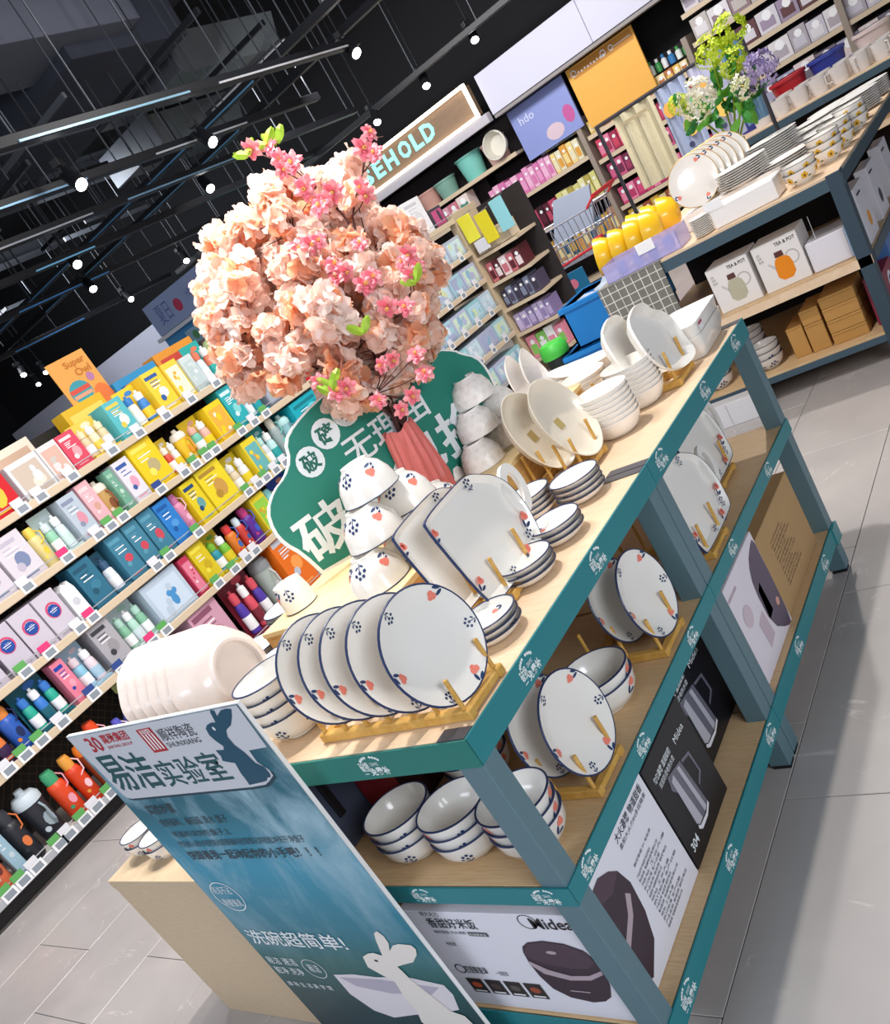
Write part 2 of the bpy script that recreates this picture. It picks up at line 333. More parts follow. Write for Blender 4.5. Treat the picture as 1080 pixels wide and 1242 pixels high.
# ================================================================ MAIN DISPLAY TABLES
Zt, Zm, Zb = .85, .527, .159; DEP = .97; LW, LD = .052, .044
def emblem(mb, fn, u, v, s, m, sh=0.0):
    g = lambda a, b, t: fn(u + a * s, v + b * s, t)
    text(mb, '破损', g, -.95, -.25, -.25, .35, m, .0006, .02); text(mb, '免费补', g, -.45, -.55, .95, -.02, m, .0006, .03)
    for k in range(9):
        a = PI * (0.16 + .68 * k / 8)
        if k == 4: continue
        disc(mb, .72 * math.cos(a), .22 + .42 * math.sin(a), .09, g, m, .0006, 7)
    text(mb, 'CERAMIC', g, -.15, .06, .45, .28, m, .0006)
    rect(mb, -.9, -.42, -.6, -.37, g, m, .0006)
def make_table(name, label, y0, y1, near):
    t = thing(name, label, 'table', (0, y0, 0)); L = y1 - y0
    for z, th in ((Zt, .022), (Zm, .018), (Zb, .018)):
        MB().box(-DEP + .01, .006, z - th, -.004, L - .002, z - .0008, MW_TOP if z == Zt else MW_SH, .001).build('table_top' if z == Zt else 'shelf_board', t)
    for x in (-LW, -DEP):
        for y in (.002, L - LD - .001):
            o = MB().box(x, y, .012, x + LW, y + LD, Zt - .05, M_SLATE if 1 else 0, .002).box(x + .004, y + .004, 0, x + LW - .004, y + LD - .004, .013, M_BLACK).build('leg', t)
    for z, h in ((Zt, .05), (Zm, .038), (Zb, .05)):
        o = MB().box(-.05, LD, z - h - .004, -.001, L - LD, z - .019, M('43606C', .5)).box(-DEP, LD, z - h, -DEP + .05, L - LD, z - .019, M('43606C', .5)).box(-DEP + .05, .001, z - h - .004, -.05, .03, z - .019, M('43606C', .5)).box(-DEP + .05, L - .031, z - h, -.05, L - .001, z - .019, M('43606C', .5)).build('frame_rail', t)
    for z, h, ems in ((Zt, .052, (.205, .53, .845, 1.30, 1.61)), (Zm, .04, (.0, .36, .70, 1.055, 1.45)), (Zb, .052, (.095, .42, .80, 1.143, 1.54))):
        s_ = MB().box(-.001, 0, z - h, .003, L, z + .001, M_TEAL).build('edge_strip', t)
        if z != Zt: tag(s_)
        for e in ems:
            if y0 - .05 <= e < y1 - .05:
                mb = MB(); emblem(mb, FX(.0032), max(.07, e - y0), z - h / 2, .034 if z != Zm else .029, M('E8F4F4', .5)); mb.build('strip_emblem', s_)
        if near:
            s_ = MB().box(-DEP, -.003, z - h, .003, 0.001, z + .001, M_TEALD if z == Zt else M_TEAL).build('edge_strip', t)
            for e in {Zt: (-.22, -.62), Zm: (-.34, -.052, -.75), Zb: (-.16, -.5)}[z]:
                mb = MB(); emblem(mb, FY(-.0032), e, z - h / 2, .034 if z != Zm else .029, M('E8F4F4', .5)); mb.build('strip_emblem', s_)
    M_BR = M('4A4A52', .4)
    for q in (((-.06, .003, .032), (-.1, L - .03, L - .002)) if near else ((-.1, 0, .03), (-.06, L - .035, L - .003))):
        MB().box(q[0], q[1], Zt, -.002, q[2], Zt + .0015, M_BR).build('corner_bracket', t)
    if not near:
        MB().box(-DEP, L, Zb - .052, .003, L + .003, Zb, M_TEAL).build('edge_strip', t)
        MB().box(.003, L - .045, Zb - .06, .007, L + .012, Zb - .004, M('3C8890', .4)).build('loose_strip_end', t)
    return t
make_table('display_table', 'near half of the three-tier teal-edged display table, full of blue-rimmed dishes', 0, .866, True)
make_table('display_table', 'far half of the three-tier teal-edged display table, full of white embossed dishes', .868, 1.736, False)
# plinth at the left end
t = thing('wooden_plinth', 'pale wooden plinth box on the floor behind the poster', 'plinth', (-1.52, 0, 0))
MB().box(0, .0, 0, .53, .44, .535, MW_PL, .001).build('plinth_body', t)
MB().box(-.002, -.002, .515, .532, .442, .545, MW_PL, .001).build('plinth_top', t)
# riser under the bowl pyramids
t = thing('wooden_riser', 'long wooden riser box under the bowl pyramids and coral vase', 'riser', (-.335, .36, .85))
MB().box(-.44, 0, 0, 0, 1.02, .088, MW_RISER, .001).build('riser_body', t)
MB().box(-.442, -.002, .088, .002, 1.022, .1, wood_mat('riser_top', 'E6C98C', 'F4E0B0', (30, 3, 3)), .001).build('riser_top', t)
# ================================================================ DISHES
def prof_eval(prof, s):
    for (r0, z0), (r1, z1) in zip(prof, prof[1:]):
        L = math.hypot(r1 - r0, z1 - z0)
        if s <= L or (r1, z1) == prof[-1]:
            q = s / L; n = ((z1 - z0) / L, -(r1 - r0) / L); return r0 + (r1 - r0) * q, z0 + (z1 - z0) * q, n
        s -= L
def on_lathe(prof, th, s0, off=.0007, sx=1, sy=1):
    """u = metres along the circumference, v = metres up the profile"""
    def fn(u, v, t):
        r, z, n = prof_eval(prof, s0 + v); a = th + u / max(r, .01); q = r + n[0] * off
        return (q * math.cos(a) * sx, q * math.sin(a) * sy, z + n[1] * off)
    return fn
def flower(mb, fn, s=.011, flip=1):
    disc(mb, -.1 * s, .35 * s, .62 * s, fn, M_CORAL, n=8); disc(mb, .5 * s, .1 * s, .55 * s, fn, M_CORAL, n=8); disc(mb, .3 * s, .75 * s, .5 * s, fn, M_CORAL, n=8)
    disc(mb, -1.0 * s * flip, -.5 * s, .75 * s, fn, M_NAVY2, n=8, e=.38, rot=1.1 * flip); disc(mb, -.3 * s * flip, -1.1 * s, .75 * s, fn, M_NAVY2, n=8, e=.38, rot=.2 * flip)
def sprig(mb, fn, s=.010):
    for a, b in ((-.5, .8), (.2, 1.0), (.75, .5), (-.85, .1), (0, .2)): disc(mb, a * s, b * s, .3 * s, fn, M_NAVY2, n=6)
    poly(mb, [(-.08 * s, .2 * s), (.08 * s, .2 * s), (.1 * s, -1.3 * s), (-.04 * s, -1.3 * s)], fn, M_NAVY2)
    disc(mb, .5 * s, -.6 * s, .4 * s, fn, M_NAVY2, n=6, e=.45, rot=.7); disc(mb, -.4 * s, -.8 * s, .4 * s, fn, M_NAVY2, n=6, e=.45, rot=-.7)
def deco(parent, specs, prof, sx=1, sy=1):
    for kind, th, s0, sz in specs:
        mb = MB(); fn = on_lathe(prof, th, s0, .0007, sx, sy)
        (flower if kind == 'f' else sprig)(mb, fn, sz)
        mb.build('painted_flower' if kind == 'f' else 'painted_sprig', parent)
def dish(name, label, cat, outer, inner, mat=M_CER, rim=M_NAVY, segs=40, sx=1, sy=1, rf=None, deco_out=(), deco_in=(), part='bowl_body'):
    """outer: foot -> rim, inner: rim -> centre. Coloured rim ring is its own part."""
    t = thing(name, label, cat)
    MB().lathe(outer + inner, mat, segs, sx, sy, rf=rf).build(part, t, smooth=True)
    if rim:
        (ro, zo), (ri, zi) = outer[-1], inner[0]
        MB().lathe([(ro + .0004, zo - .0014), (ro + .0006, zo + .0004), ((ro + ri) / 2, max(zo, zi) + .0007), (ri - .0008, zi + .0004), (ri - .0012, zi - .0008)], rim, segs, sx, sy, rf=rf).build('blue_rim', t, smooth=True)
    deco(t, deco_out, outer, sx, sy); deco(t, deco_in, inner, sx, sy)
    return t
def place(proto, state, loc, rot, label, group=None):
    if not state.get('u'):
        state['u'] = 1; proto.location = loc; proto.rotation_euler = rot; proto['label'] = label
        if group: proto['group'] = group
        return proto
    return dup(proto, loc, rot, label, group)
class Kind:
    def __init__(s, proto): s.p = proto; s.st = {}
    def at(s, loc, rot=(0, 0, 0), label='', group=None): return place(s.p, s.st, loc, rot, label, group)
# profiles
PL_O = [(0, .004), (.052, .004), (.054, 0), (.060, 0), (.062, .005), (.082, .011), (.1, .0195)]
PL_I = [(.0982, .0208), (.08, .0140), (.064, .0085), (.03, .0072), (0, .0070)]
plate = Kind(dish('dinner_plate', 'x', 'plate', PL_O, PL_I, rim=M_NAVY, segs=48, part='plate_body',
     deco_in=[('f', .35, .014, .010), ('s', 1.35, .013, .009), ('f', 2.3, .014, .010), ('s', 3.5, .013, .009), ('s', -.5, .013, .009), ('f', -1.6, .014, .010)]))
RB_O = [(0, .006), (.026, .006), (.027, 0), (.031, 0), (.032, .006), (.048, .020), (.060, .042), (.067, .075)]
RB_I = [(.0648, .0755), (.057, .043), (.045, .022), (.028, .011), (0, .010)]
bowl = Kind(dish('rice_bowl', 'x', 'bowl', RB_O, RB_I, segs=40, deco_out=[('f', -.15, .068, .012), ('s', -1.15, .062, .014), ('f', 1.9, .068, .012), ('s', 3.1, .062, .014), ('f', 4.0, .068, .012)]))
SB_O = [(0, .005), (.030, .005), (.031, 0), (.036, 0), (.037, .005), (.055, .013), (.0665, .031), (.0725, .060)]
SB_I = [(.0703, .0606), (.064, .032), (.051, .016), (.033, .0085), (0, .0078)]
soup = Kind(dish('soup_bowl', 'x', 'bowl', SB_O, SB_I, segs=44, deco_out=[('f', .05, .098, .011), ('s', -1.05, .082, .012), ('s', .9, .09, .012), ('f', 2.0, .098, .011), ('s', 3.1, .082, .012), ('f', 4.1, .098, .011)]))
SS_O = [(0, .003), (.03, .003), (.031, 0), (.035, 0), (.052, .010), (.0585, .020)]
SS_I = [(.0572, .0205), (.050, .011), (.03, .006), (0, .0055)]
sauc = Kind(dish('small_dish', 'x', 'dish', SS_O, SS_I, segs=36, part='dish_body', deco_in=[('f', .6, .03, .008)]))
# ---- racks
def rack(label, cx, y0, z, x0, x1, slots, pegz=.095):
    """two rails along x, paired upright pegs; front end at x1"""
    t = thing('plate_rack', label, 'rack', (x1, y0, z), group=None); L = x1 - x0
    for y in (-.052, .052): MB().box(-L, y - .009, 0, .0, y + .009, .018, MW_RACK, .002).build('rail', t)
    for x in (-.012, -L + .012): MB().box(x - .009, -.052, .003, x + .009, .052, .015, MW_RACK, .001).build('cross_bar', t)
    for i in range(slots):
        x = -.014 - (L - .028) * i / max(1, slots - 1)
        for y in (-.052, .052): MB().tube([(x, y, .012), (x, y, pegz)], .0042, MW_RACK, 7).build('peg', t)
    return t
TILT = math.radians(78)
rack('bamboo rack holding five blue-rimmed plates on the near corner of the table top', 0, .107, Zt, -.37, -.008, 7, .075)
names5 = ['blue-rimmed plate at the front of the five-plate rack, facing the viewer', 'second blue-rimmed plate from the front in the five-plate rack', 'middle blue-rimmed plate of the five-plate rack', 'fourth blue-rimmed plate from the front in the five-plate rack', 'rearmost blue-rimmed plate of the five-plate rack']
for i, (x, y) in enumerate([(-.062, .102), (-.138, .104), (-.205, .107), (-.262, .108), (-.322, .108)]):
    plate.at((x, y, .961), (0, TILT, -.12), names5[i], 'plates in the near rack on the table top')
rack('bamboo rack holding the near plate on the middle shelf', 0, .264, Zm, -.21, -.012, 3)
rack('bamboo rack holding the far plate on the middle shelf', 0, .668, Zm, -.21, -.012, 3)
for x, y, rz, lb in ((-.052, .278, 0, 'round plate in the nearest rack on the middle shelf, facing the aisle'), (-.128, .282, 0, 'round plate behind the nearest facing plate on the middle shelf'), (-.052, .685, 0, 'round plate in the second rack on the middle shelf, facing the aisle'), (-.13, .69, 0, 'round plate behind the plate in the second middle-shelf rack')):
    plate.at((x, y, .642), (0, math.radians(80), rz), lb, 'plates in racks on the middle shelf')
# ---- bowl stack by the poster
for i in range(4):
    soup.at((-.484, .112, Zt + .001 + .024 * i), (0, 0, -.25 + .12 * i), ['bottom soup bowl of the stack beside the poster', 'second soup bowl up in the stack beside the poster', 'third soup bowl up in the stack beside the poster', 'top soup bowl of the stack beside the poster'][i], 'soup bowls stacked beside the poster')
for sx_, sy_, n, nm in ((-.392, .100, 3, 'left stack on the near end of the middle shelf'), (-.246, .100, 3, 'middle stack on the near end of the middle shelf'), (-.104, .106, 3, 'stack behind the near corner leg on the middle shelf'), (-.33, .29, 2, 'stack deep inside the middle shelf'), (-.105, .475, 2, 'pair between the two middle-shelf plate racks')):
    for i in range(n):
        so_ = soup.at((sx_, sy_, Zm + .001 + .024 * i), (0, 0, -.1 + .15 * i), ['bottom', ('top' if n == 2 else 'middle'), 'top'][i] + ' blue-rimmed bowl of the ' + nm, 'blue-rimmed bowls on the middle shelf')
        if sy_ > .4: so_.scale = (1.08, 1.08, 1.08)
# ---- saucer stacks on top
for k, (x, y, n, nm) in enumerate([(-.095, .290, 3, 'nearest stack of small dishes'), (-.108, .478, 3, 'second stack of small dishes from the near corner'), (-.105, .62, 3, 'third stack of small dishes from the near corner'), (-.128, .80, 4, 'farthest blue-rimmed dish stack, by the table seam'), (-.255, .79, 4, 'dish stack behind the platter handle')]):
    for i in range(n):
        sauc.at((x, y, Zt + .0005 + .0125 * i), (0, 0, .9 * k + .5 * i), ['bottom', 'second', 'third', 'fourth'][i] + ' blue-rimmed dish up in the ' + nm, 'small blue-rimmed dishes on the table top')
# ---- patterned bowl pyramids, upside down
c = 0
for xc, xn in ((-.425, 'front'),):
    for lv, ys in ((0, (.435, .575, .715)), (1, (.495, .635)), (2, (.555,))):
        for j, y in enumerate(ys):
            if xc < -.5 and lv == 2: pass
            bowl.at((xc, y, .951 + lv * .0765 + .0755), (PI, 0, 1.75 + .12 * j - .1 * lv), 'upside-down flowered bowl, %s tier, %s in the %s flowered pyramid' % (['bottom', 'middle', 'top'][lv], ['nearest', 'second', 'third'][j] if len(ys) > 1 else 'alone', xn), 'flowered bowls piled upside down')
# ---- embossed white bowls
EB_O = [(0, .005), (.024, .005), (.025, 0), (.029, 0), (.030, .006), (.044, .018), (.053, .038), (.056, .066)]
EB_I = [(.0538, .0665), (.050, .038), (.04, .02), (.025, .011), (0, .010)]
def embossed(name, O, I, segs, cat='bowl'):
    t = dish(name, 'x', cat, O, I, M_CERB, rim=None, segs=segs); mb = MB()
    for row in range(3):
        n = 13
        for i in range(n):
            a = 2 * PI * (i + .5 * (row % 2)) / n; s0 = .052 + .018 * row
            fn = on_lathe(O, a, s0, .0011)
            for q in (-1, 1): disc(mb, q * .0035, 0, .0042, fn, M_CERW, 0, 6, .5, q * .8)
            disc(mb, 0, .0045, .003, on_lathe(O, a, s0, .0014), M_CERW, 0, 6)
    tag(mb.build('embossed_leaves', t), kind='stuff'); return t
emb = Kind(embossed('embossed_bowl', EB_O, EB_I, 36))
for xc, xn in ((-.445, 'front'), (-.565, 'rear')):
    for lv, ys in ((0, (.97, 1.09, 1.21)), (1, (1.02, 1.14)), (2, (1.07,))):
        for j, y in enumerate(ys):
            emb.at((xc, y, .951 + lv * .067 + .0665), (PI, 0, j * 1.3 + lv), 'upside-down white embossed bowl, %s tier, %s in the %s embossed pyramid' % (['bottom', 'middle', 'top'][lv], ['nearest', 'second', 'third'][j] if len(ys) > 1 else 'alone', xn), 'embossed bowls piled upside down')
# ---- big scalloped bowls lying on their sides at the left
BB_O = [(0, .012), (.058, .012), (.060, 0), (.066, 0), (.068, .010), (.090, .020), (.106, .045), (.116, .078), (.121, .082)]
BB_I = [(.119, .084), (.112, .080), (.102, .047), (.086, .026), (.06, .018), (0, .017)]
big = Kind(dish('large_scalloped_bowl', 'x', 'bowl', BB_O, BB_I, M('E0D3CB', .3, coat=.3, bump=.35, nscale=40), None, 56, rf=lambda a, r, z: r * (1 + (.012 * math.cos(10 * a) if r > .07 else 0))))
for i in range(6):
    big.at((-.640 - .040 * i, .178, .973), (0, -PI / 2 - .10, 0.1), ['nearest', 'second', 'third', 'fourth', 'fifth', 'farthest'][i] + ' large white bowl of the row lying sideways at the left end', 'large bowls lying sideways')
t = thing('bowl_cradle', 'low bamboo cradle under the large sideways bowls', 'rack', (-.62, .178, Zt))
for y in (-.06, .06): MB().box(-.26, y - .008, 0, .0, y + .008, .022, MW_RACK, .002).build('rail', t)
# ---- square platters with handle
def sm(pts, n=2):
    for _ in range(n):
        q = []
        for i in range(len(pts)):
            a, b = pts[i], pts[(i + 1) % len(pts)]
            q += [(a[0] * .75 + b[0] * .25, a[1] * .75 + b[1] * .25), (a[0] * .25 + b[0] * .75, a[1] * .25 + b[1] * .75)]
        pts = q
    return pts
def platter(name, label, outl, hole, mat=M_CER, rim=M_NAVY, flw=(), depth=.02, inset=.86):
    """outline in (y, z) relative to its foot; faces +x"""
    t = thing(name, label, 'platter')
    o = sm(outl); cy = sum(p[0] for p in o) / len(o); cz = sum(p[1] for p in o) / len(o); n = len(o)
    mb = MB()
    def loop(k, x): return [(x, cy + (p[0] - cy) * k, cz + (p[1] - cz) * k) for p in o]
    L = [loop(inset * .96, 0), loop(1, depth * .8), loop(.985, depth), loop(inset, depth * .35)]
    vs = [p for l in L for p in l]; fs = [(a * n + i, a * n + (i + 1) % n, (a + 1) * n + (i + 1) % n, (a + 1) * n + i) for a in range(3) for i in range(n)]
    mb.add(vs, fs + [tuple(range(n)), tuple(range(3 * n, 4 * n))], mat); mb.build('platter_body', t)
    if rim:
        R = [loop(1.002, depth * .8), loop(.995, depth + .0006), loop(.98, depth + .0004)]
        MB().add([p for l in R for p in l], [(a * n + i, a * n + (i + 1) % n, (a + 1) * n + (i + 1) % n, (a + 1) * n + i) for a in range(2) for i in range(n)], rim).build('blue_rim', t)
    if hole:
        hy, hz, a, b, rt = hole; m = 28; vs = []
        for i in range(m):
            th = 2 * PI * i / m
            for k, x in ((1, .006), (1, .016), (.55, .016), (.55, .006)):
                u = a * (k if k == 1 else .5) * math.cos(th); v = b * (k if k == 1 else .62) * math.sin(th)
                vs.append((x, hy + u * math.cos(rt) - v * math.sin(rt), hz + u * math.sin(rt) + v * math.cos(rt)))
        MB().add(vs, [(i * 4 + q, i * 4 + (q + 1) % 4, ((i + 1) % m) * 4 + (q + 1) % 4, ((i + 1) % m) * 4 + q) for i in range(m) for q in range(4)], mat).build('handle', t, smooth=True)
    for kd, u, v, s_ in flw:
        mb = MB(); xf = depth * .35 + (.65 * depth) * .62 + .002
        (flower if kd == 'f' else sprig)(mb, lambda a, b, t_: (xf, u + a, v + b), s_); mb.build('painted_flower' if kd == 'f' else 'painted_sprig', t)
    return t
SQ = [(-.135, .008), (-.13, .19), (-.12, .205), (.0, .208), (.055, .205), (.085, .185), (.115, .165), (.135, .13), (.135, .08), (.125, .05), (.11, .01), (.09, .0), (-.11, -.002)]
sqp = platter('square_platter', 'x', SQ, (.146, .112, .036, .056, -.45), flw=[('s', .04, .188, .011), ('f', .105, .06, .012), ('f', -.118, .17, .010), ('s', .085, .03, .011), ('f', .05, .012, .012), ('f', -.11, .05, .01), ('s', -.02, .01, .01)])
sq = Kind(sqp)
LEAN = -math.radians(12)
rack('bamboo rack holding the two square handled platters on the table top', 0, .462, Zt, -.36, -.108, 4)
sq.at((-.132, .470, .872), (0, LEAN, .0), 'square blue-rimmed platter with loop handle, front one in the table-top rack', 'square handled platters')
sq.at((-.205, .458, .872), (0, LEAN, .0), 'square blue-rimmed platter standing behind the front one on the table top', 'square handled platters')
rack('bamboo rack holding the white handled platter on the middle shelf, past the centre legs', 0, 1.045, Zm, -.25, -.01, 3)
rack('bamboo rack at the far end of the middle shelf', 0, 1.43, Zm, -.3, -.09, 3)
sq.at((-.035, 1.09, .548), (0, LEAN, 0), 'white handled platter on the middle shelf beyond the centre legs', 'square handled platters')
sq.at((-.115, 1.42, .548), (0, LEAN, 0), 'white handled platter at the far end of the middle shelf', 'square handled platters')
sq.at((-.175, 1.40, .548), (0, LEAN, 0), 'handled platter half hidden behind the farthest middle-shelf platter', 'square handled platters')
# ---- white deep oval plates
OV_O = [(0, .004), (.055, .004), (.058, 0), (.063, 0), (.085, .012), (.1, .034)]
OV_I = [(.0975, .0345), (.083, .015), (.06, .008), (0, .0075)]
t0 = dish('deep_oval_plate', 'x', 'plate', OV_O, OV_I, M_CREAM, None, 44, 1.12, 1.0, part='plate_body')
MB().box(-.014, -.012, .0082, .014, .012, .009, M('B9A56A', .6)).build('price_sticker', t0)
ov = Kind(t0)
rack('bamboo rack holding two deep cream oval plates past the table centre', 0, .988, Zt, -.33, -.165, 4)
ov.at((-.228, 1.0, .966), (0, math.radians(70), 0), 'deep cream oval plate, front one in its rack beside the embossed bowls', 'deep oval plates')
ov.at((-.300, .985, .966), (0, math.radians(70), 0), 'deep cream oval plate, rear one in its rack beside the embossed bowls', 'deep oval plates')
# ---- stacks of white bowls, far half
WB_O = [(0, .004), (.036, .004), (.037, 0), (.043, 0), (.056, .010), (.068, .030), (.073, .044)]
WB_I = [(.071, .0445), (.066, .031), (.054, .013), (.03, .007), (0, .0065)]
wb = Kind(dish('white_oval_bowl', 'x', 'bowl', WB_O, WB_I, M_CERW, None, 36, 1.0, .9))
for x, y, n, nm in ((-.168, 1.145, 7, 'near white stack beyond the table seam'), (-.155, 1.30, 7, 'white stack beside the wavy platter'), (-.355, 1.43, 6, 'white stack in front of the boat dishes'), (-.34, 1.22, 4, 'low white stack behind the oval plates')):
    for i in range(n): wb.at((x, y, Zt + .0005 + .0125 * i), (0, 0, -.3), ['bottom', 'second', 'third', 'fourth', 'fifth', 'sixth', 'seventh'][i] + ' bowl up in the ' + nm, 'stacked white oval bowls')
# ---- wavy platter, rectangular tubs, boat dishes, leaf plates
WV = [(-.085, .14), (-.07, .17), (-.03, .182), (.0, .185), (.04, .178), (.05, .15), (.085, .135), (.105, .10), (.1, .05), (.108, .01), (.07, .0), (.0, .005), (-.06, .03), (-.09, .08)]
wv = Kind(platter('wavy_platter', 'x', [(a, b * 1.12) for a, b in WV], None, M_CER, None, depth=.035, inset=.8))
rack('bamboo rack holding the white wavy platters near the far end', 0, 1.39, Zt, -.3, -.055, 3)
wv.at((-.085, 1.37, .866), (0, LEAN, -.1), 'white wavy-edged deep platter standing in the far rack, front one', 'wavy platters'); wv.at((-.165, 1.375, .866), (0, LEAN, -.1), 'white wavy-edged platter standing behind the front wavy one', 'wavy platters')
def tub(name, L, W, H, m=M_CERW):
    t = thing(name, 'x', 'baking dish'); mb = MB()
    def rr(k, z, g=0): 
        a, b, r = L / 2 * k - g, W / 2 * k - g, .02
        return [(sx * (a - r) + r * math.cos(th), sy * (b - r) + r * math.sin(th), z) for sx, sy, t0 in ((1, 1, 0), (-1, 1, PI / 2), (-1, -1, PI), (1, -1, 1.5 * PI)) for th in (t0, t0 + PI / 6, t0 + PI / 3, t0 + PI / 2)]
    R = [rr(.8, 0), rr(.95, H * .5), rr(1, H), rr(1, H, .003), rr(.95, H * .5, .003), rr(.78, .005)]; n = 16
    mb.add([p for l in R for p in l], [(a * n + i, a * n + (i + 1) % n, (a + 1) * n + (i + 1) % n, (a + 1) * n + i) for a in range(5) for i in range(n)] + [tuple(range(n)), tuple(range(5 * n, 6 * n))], m)
    mb.build('dish_body', t, smooth=True); return t
tb = Kind(tub('rectangular_baking_dish', .14, .25, .062))
for i in range(2):
    o = tb.at((-.10, 1.602, Zt + .001 + .034 * i), (0, 0, .04), ['lower', 'upper'][i] + ' white rectangular baking dish of the pair at the far end', 'rectangular baking dishes')
MB().box(.0705, -.10, .034, .071, -.062, .056, M('F8F8F8', .6)).box(.0711, -.098, .048, .0713, -.064, .055, M('B0405A', .6)).build('price_sticker', o)
def boat(name, L, W, H, m=M_CERB):
    t = thing(name, 'x', 'serving dish'); n = 28; mb = MB()
    def lp(k, z, lift=0): return [(L / 2 * k * math.cos(a), W / 2 * k * math.sin(a) * (1 - .25 * abs(math.cos(a))), z + lift * math.cos(a) ** 2) for a in [2 * PI * i / n for i in range(n)]]
    R = [lp(.6, 0), lp(.85, H * .5, .006), lp(1, H, .018), lp(.975, H, .018), lp(.8, H * .5, .006), lp(.55, .006)]
    mb.add([p for l in R for p in l], [(a * n + i, a * n + (i + 1) % n, (a + 1) * n + (i + 1) % n, (a + 1) * n + i) for a in range(5) for i in range(n)] + [tuple(range(n)), tuple(range(5 * n, 6 * n))], m)
    mb.build('dish_body', t, smooth=True); return t
bt = Kind(boat('boat_dish', .30, .16, .06, M_CERW))
for i, (x, y, z) in enumerate([(-.42, 1.62, Zt + .001), (-.42, 1.62, Zt + .03), (-.60, 1.50, Zt + .001), (-.60, 1.50, Zt + .022)]):
    bt.at((x, y, z), (0, 0, -.1), ['lower boat dish of the farther pair, under the leaf plates', 'long boat-shaped white dish on top of the farther pair', 'lower boat dish of the nearer pair', 'pale boat dish on top of the nearer pair'][i], 'boat dishes')
lf = Kind(boat('embossed_leaf_plate', .20, .125, .022))
rack('bamboo rack of leaf plates at the back, nearer one', 0, 1.66, Zt, -.72, -.60, 3, .075); rack('bamboo rack of leaf plates at the back edge, farther one', 0, 1.665, Zt, -.93, -.80, 3, .075)
for i, (x, y, z) in enumerate([(-.640, 1.66, .95), (-.700, 1.66, .95), (-.825, 1.665, .95), (-.885, 1.665, .95)]):
    lf.at((x, y, z), (0, math.radians(76), PI if 0 else 0), ['first', 'second', 'third', 'leftmost'][i] + ' white embossed leaf plate standing in the back racks, counted from the right', 'embossed leaf plates')
for o in list(bpy.data.objects):
    if o.name.startswith('embossed_leaf_plate'): o.rotation_mode = 'XYZ'
# ---- coral vase
t = thing('coral_vase', 'coral pink pleated ceramic vase holding the blossom branches', 'vase', (-.53, .855, .95))
mb = MB(); n = 15; R = []
for z, r, tw in ((0, .047, 0), (.05, .052, .15), (.11, .049, .3), (.165, .043, .42), (.2, .039, .5), (.198, .034, .5), (.12, .04, .3), (.01, .04, 0)):
    R.append([((r * (1 + (.07 if i % 2 else -.05) * (1 if z < .2 else .3))) * math.cos(2 * PI * i / 30 + tw), (r * (1 + (.07 if i % 2 else -.05))) * math.sin(2 * PI * i / 30 + tw), z + (.006 * math.sin(i) if z > .19 else 0)) for i in range(30)])
mb.add([p for l in R for p in l], [(a * 30 + i, a * 30 + (i + 1) % 30, (a + 1) * 30 + (i + 1) % 30, (a + 1) * 30 + i) for a in range(7) for i in range(30)] + [tuple(range(30))], M('D9706A', .45, noise=.12, nscale=30)); mb.build('vase_body', t)
# ---- left corner small dishes
mug = Kind(dish('flowered_cup', 'x', 'cup', [(0, .005), (.028, .005), (.03, 0), (.034, 0), (.036, .01), (.040, .03), (.041, .066)], [(.039, .0665), (.036, .012), (0, .009)], segs=32, deco_out=[('s', 2.2, .06, .012), ('f', 3.2, .06, .012), ('s', -2.0, .06, .012)]))
mug.at((-.715, .455, .951 + .0665), (PI, 0, 1.2), 'upside-down flowered cup at the left edge of the riser by the sign', None)
deepd = Kind(dish('fluted_dish', 'x', 'dish', PL_O, PL_I, M_CERW, M_NAVY, 40, .72, .72, part='dish_body'))
DX = ['third', 'fourth', 'fifth', 'sixth']
for i, (x, y, z, lb) in enumerate([(-.88, .55, Zt + .036 + .012 * k, DX[k] + ' dish up of the tall pile beside the left end of the riser') for k in range(3)] + [(-.89, .40, Zt + .024 + .012 * k, DX[k] + ' dish up of the short pile near the sideways bowls') for k in range(2)] + [(-.88, .55, Zt, 'lowest dish beside the left end of the riser'), (-.88, .55, Zt + .012, 'second dish beside the left end of the riser'), (-.88, .55, Zt + .024, 'third dish beside the left end of the riser'), (-.89, .40, Zt, 'lowest dish of the pair near the sideways bowls'), (-.89, .40, Zt + .012, 'second dish of the pair near the sideways bowls')]):
    deepd.at((x, y, z + .0005), (0, 0, i), lb, 'small plates at the left of the table')
ovl = Kind(dish('oval_tray', 'x', 'tray', PL_O, PL_I, M_CERW, M_NAVY, 44, 1.35, .8, part='tray_body'))
for i in range(5): ovl.at((-.585, .272, Zt + .0005 + .015 * i), (0, 0, 0), ['bottom', 'second', 'third', 'fourth', 'top'][i] + ' blue-rimmed oval tray behind the five-plate rack', 'oval trays behind the plate rack')
t = thing('dish_label_card', 'small white folded price card by the riser corner', 'card', (-.80, .335, Zt))
MB().box(-.03, 0, 0, .03, .002, .045, M_WHITE).build('card_front', t); MB().box(-.03, .002, 0, .03, .022, .002, M_WHITE).build('card_foot', t)
# on the plinth: small bowls
for i, (x, y, z, lb) in enumerate([(-1.435, .115, .546, 'lower little bowl of the left pair on the plinth behind the poster'), (-1.435, .115, .566, 'upper little bowl of the left pair on the plinth behind the poster'), (-1.315, .10, .546, 'lower little bowl of the right pair on the plinth behind the poster'), (-1.315, .10, .566, 'upper little bowl of the right pair on the plinth behind the poster'), (-1.18, .16, .546, 'little bowl hidden farther right on the plinth')]):
    o = soup.at((x, y, z), (0, 0, i), lb, 'little bowls on the plinth'); o.scale = (.76, .76, .8)
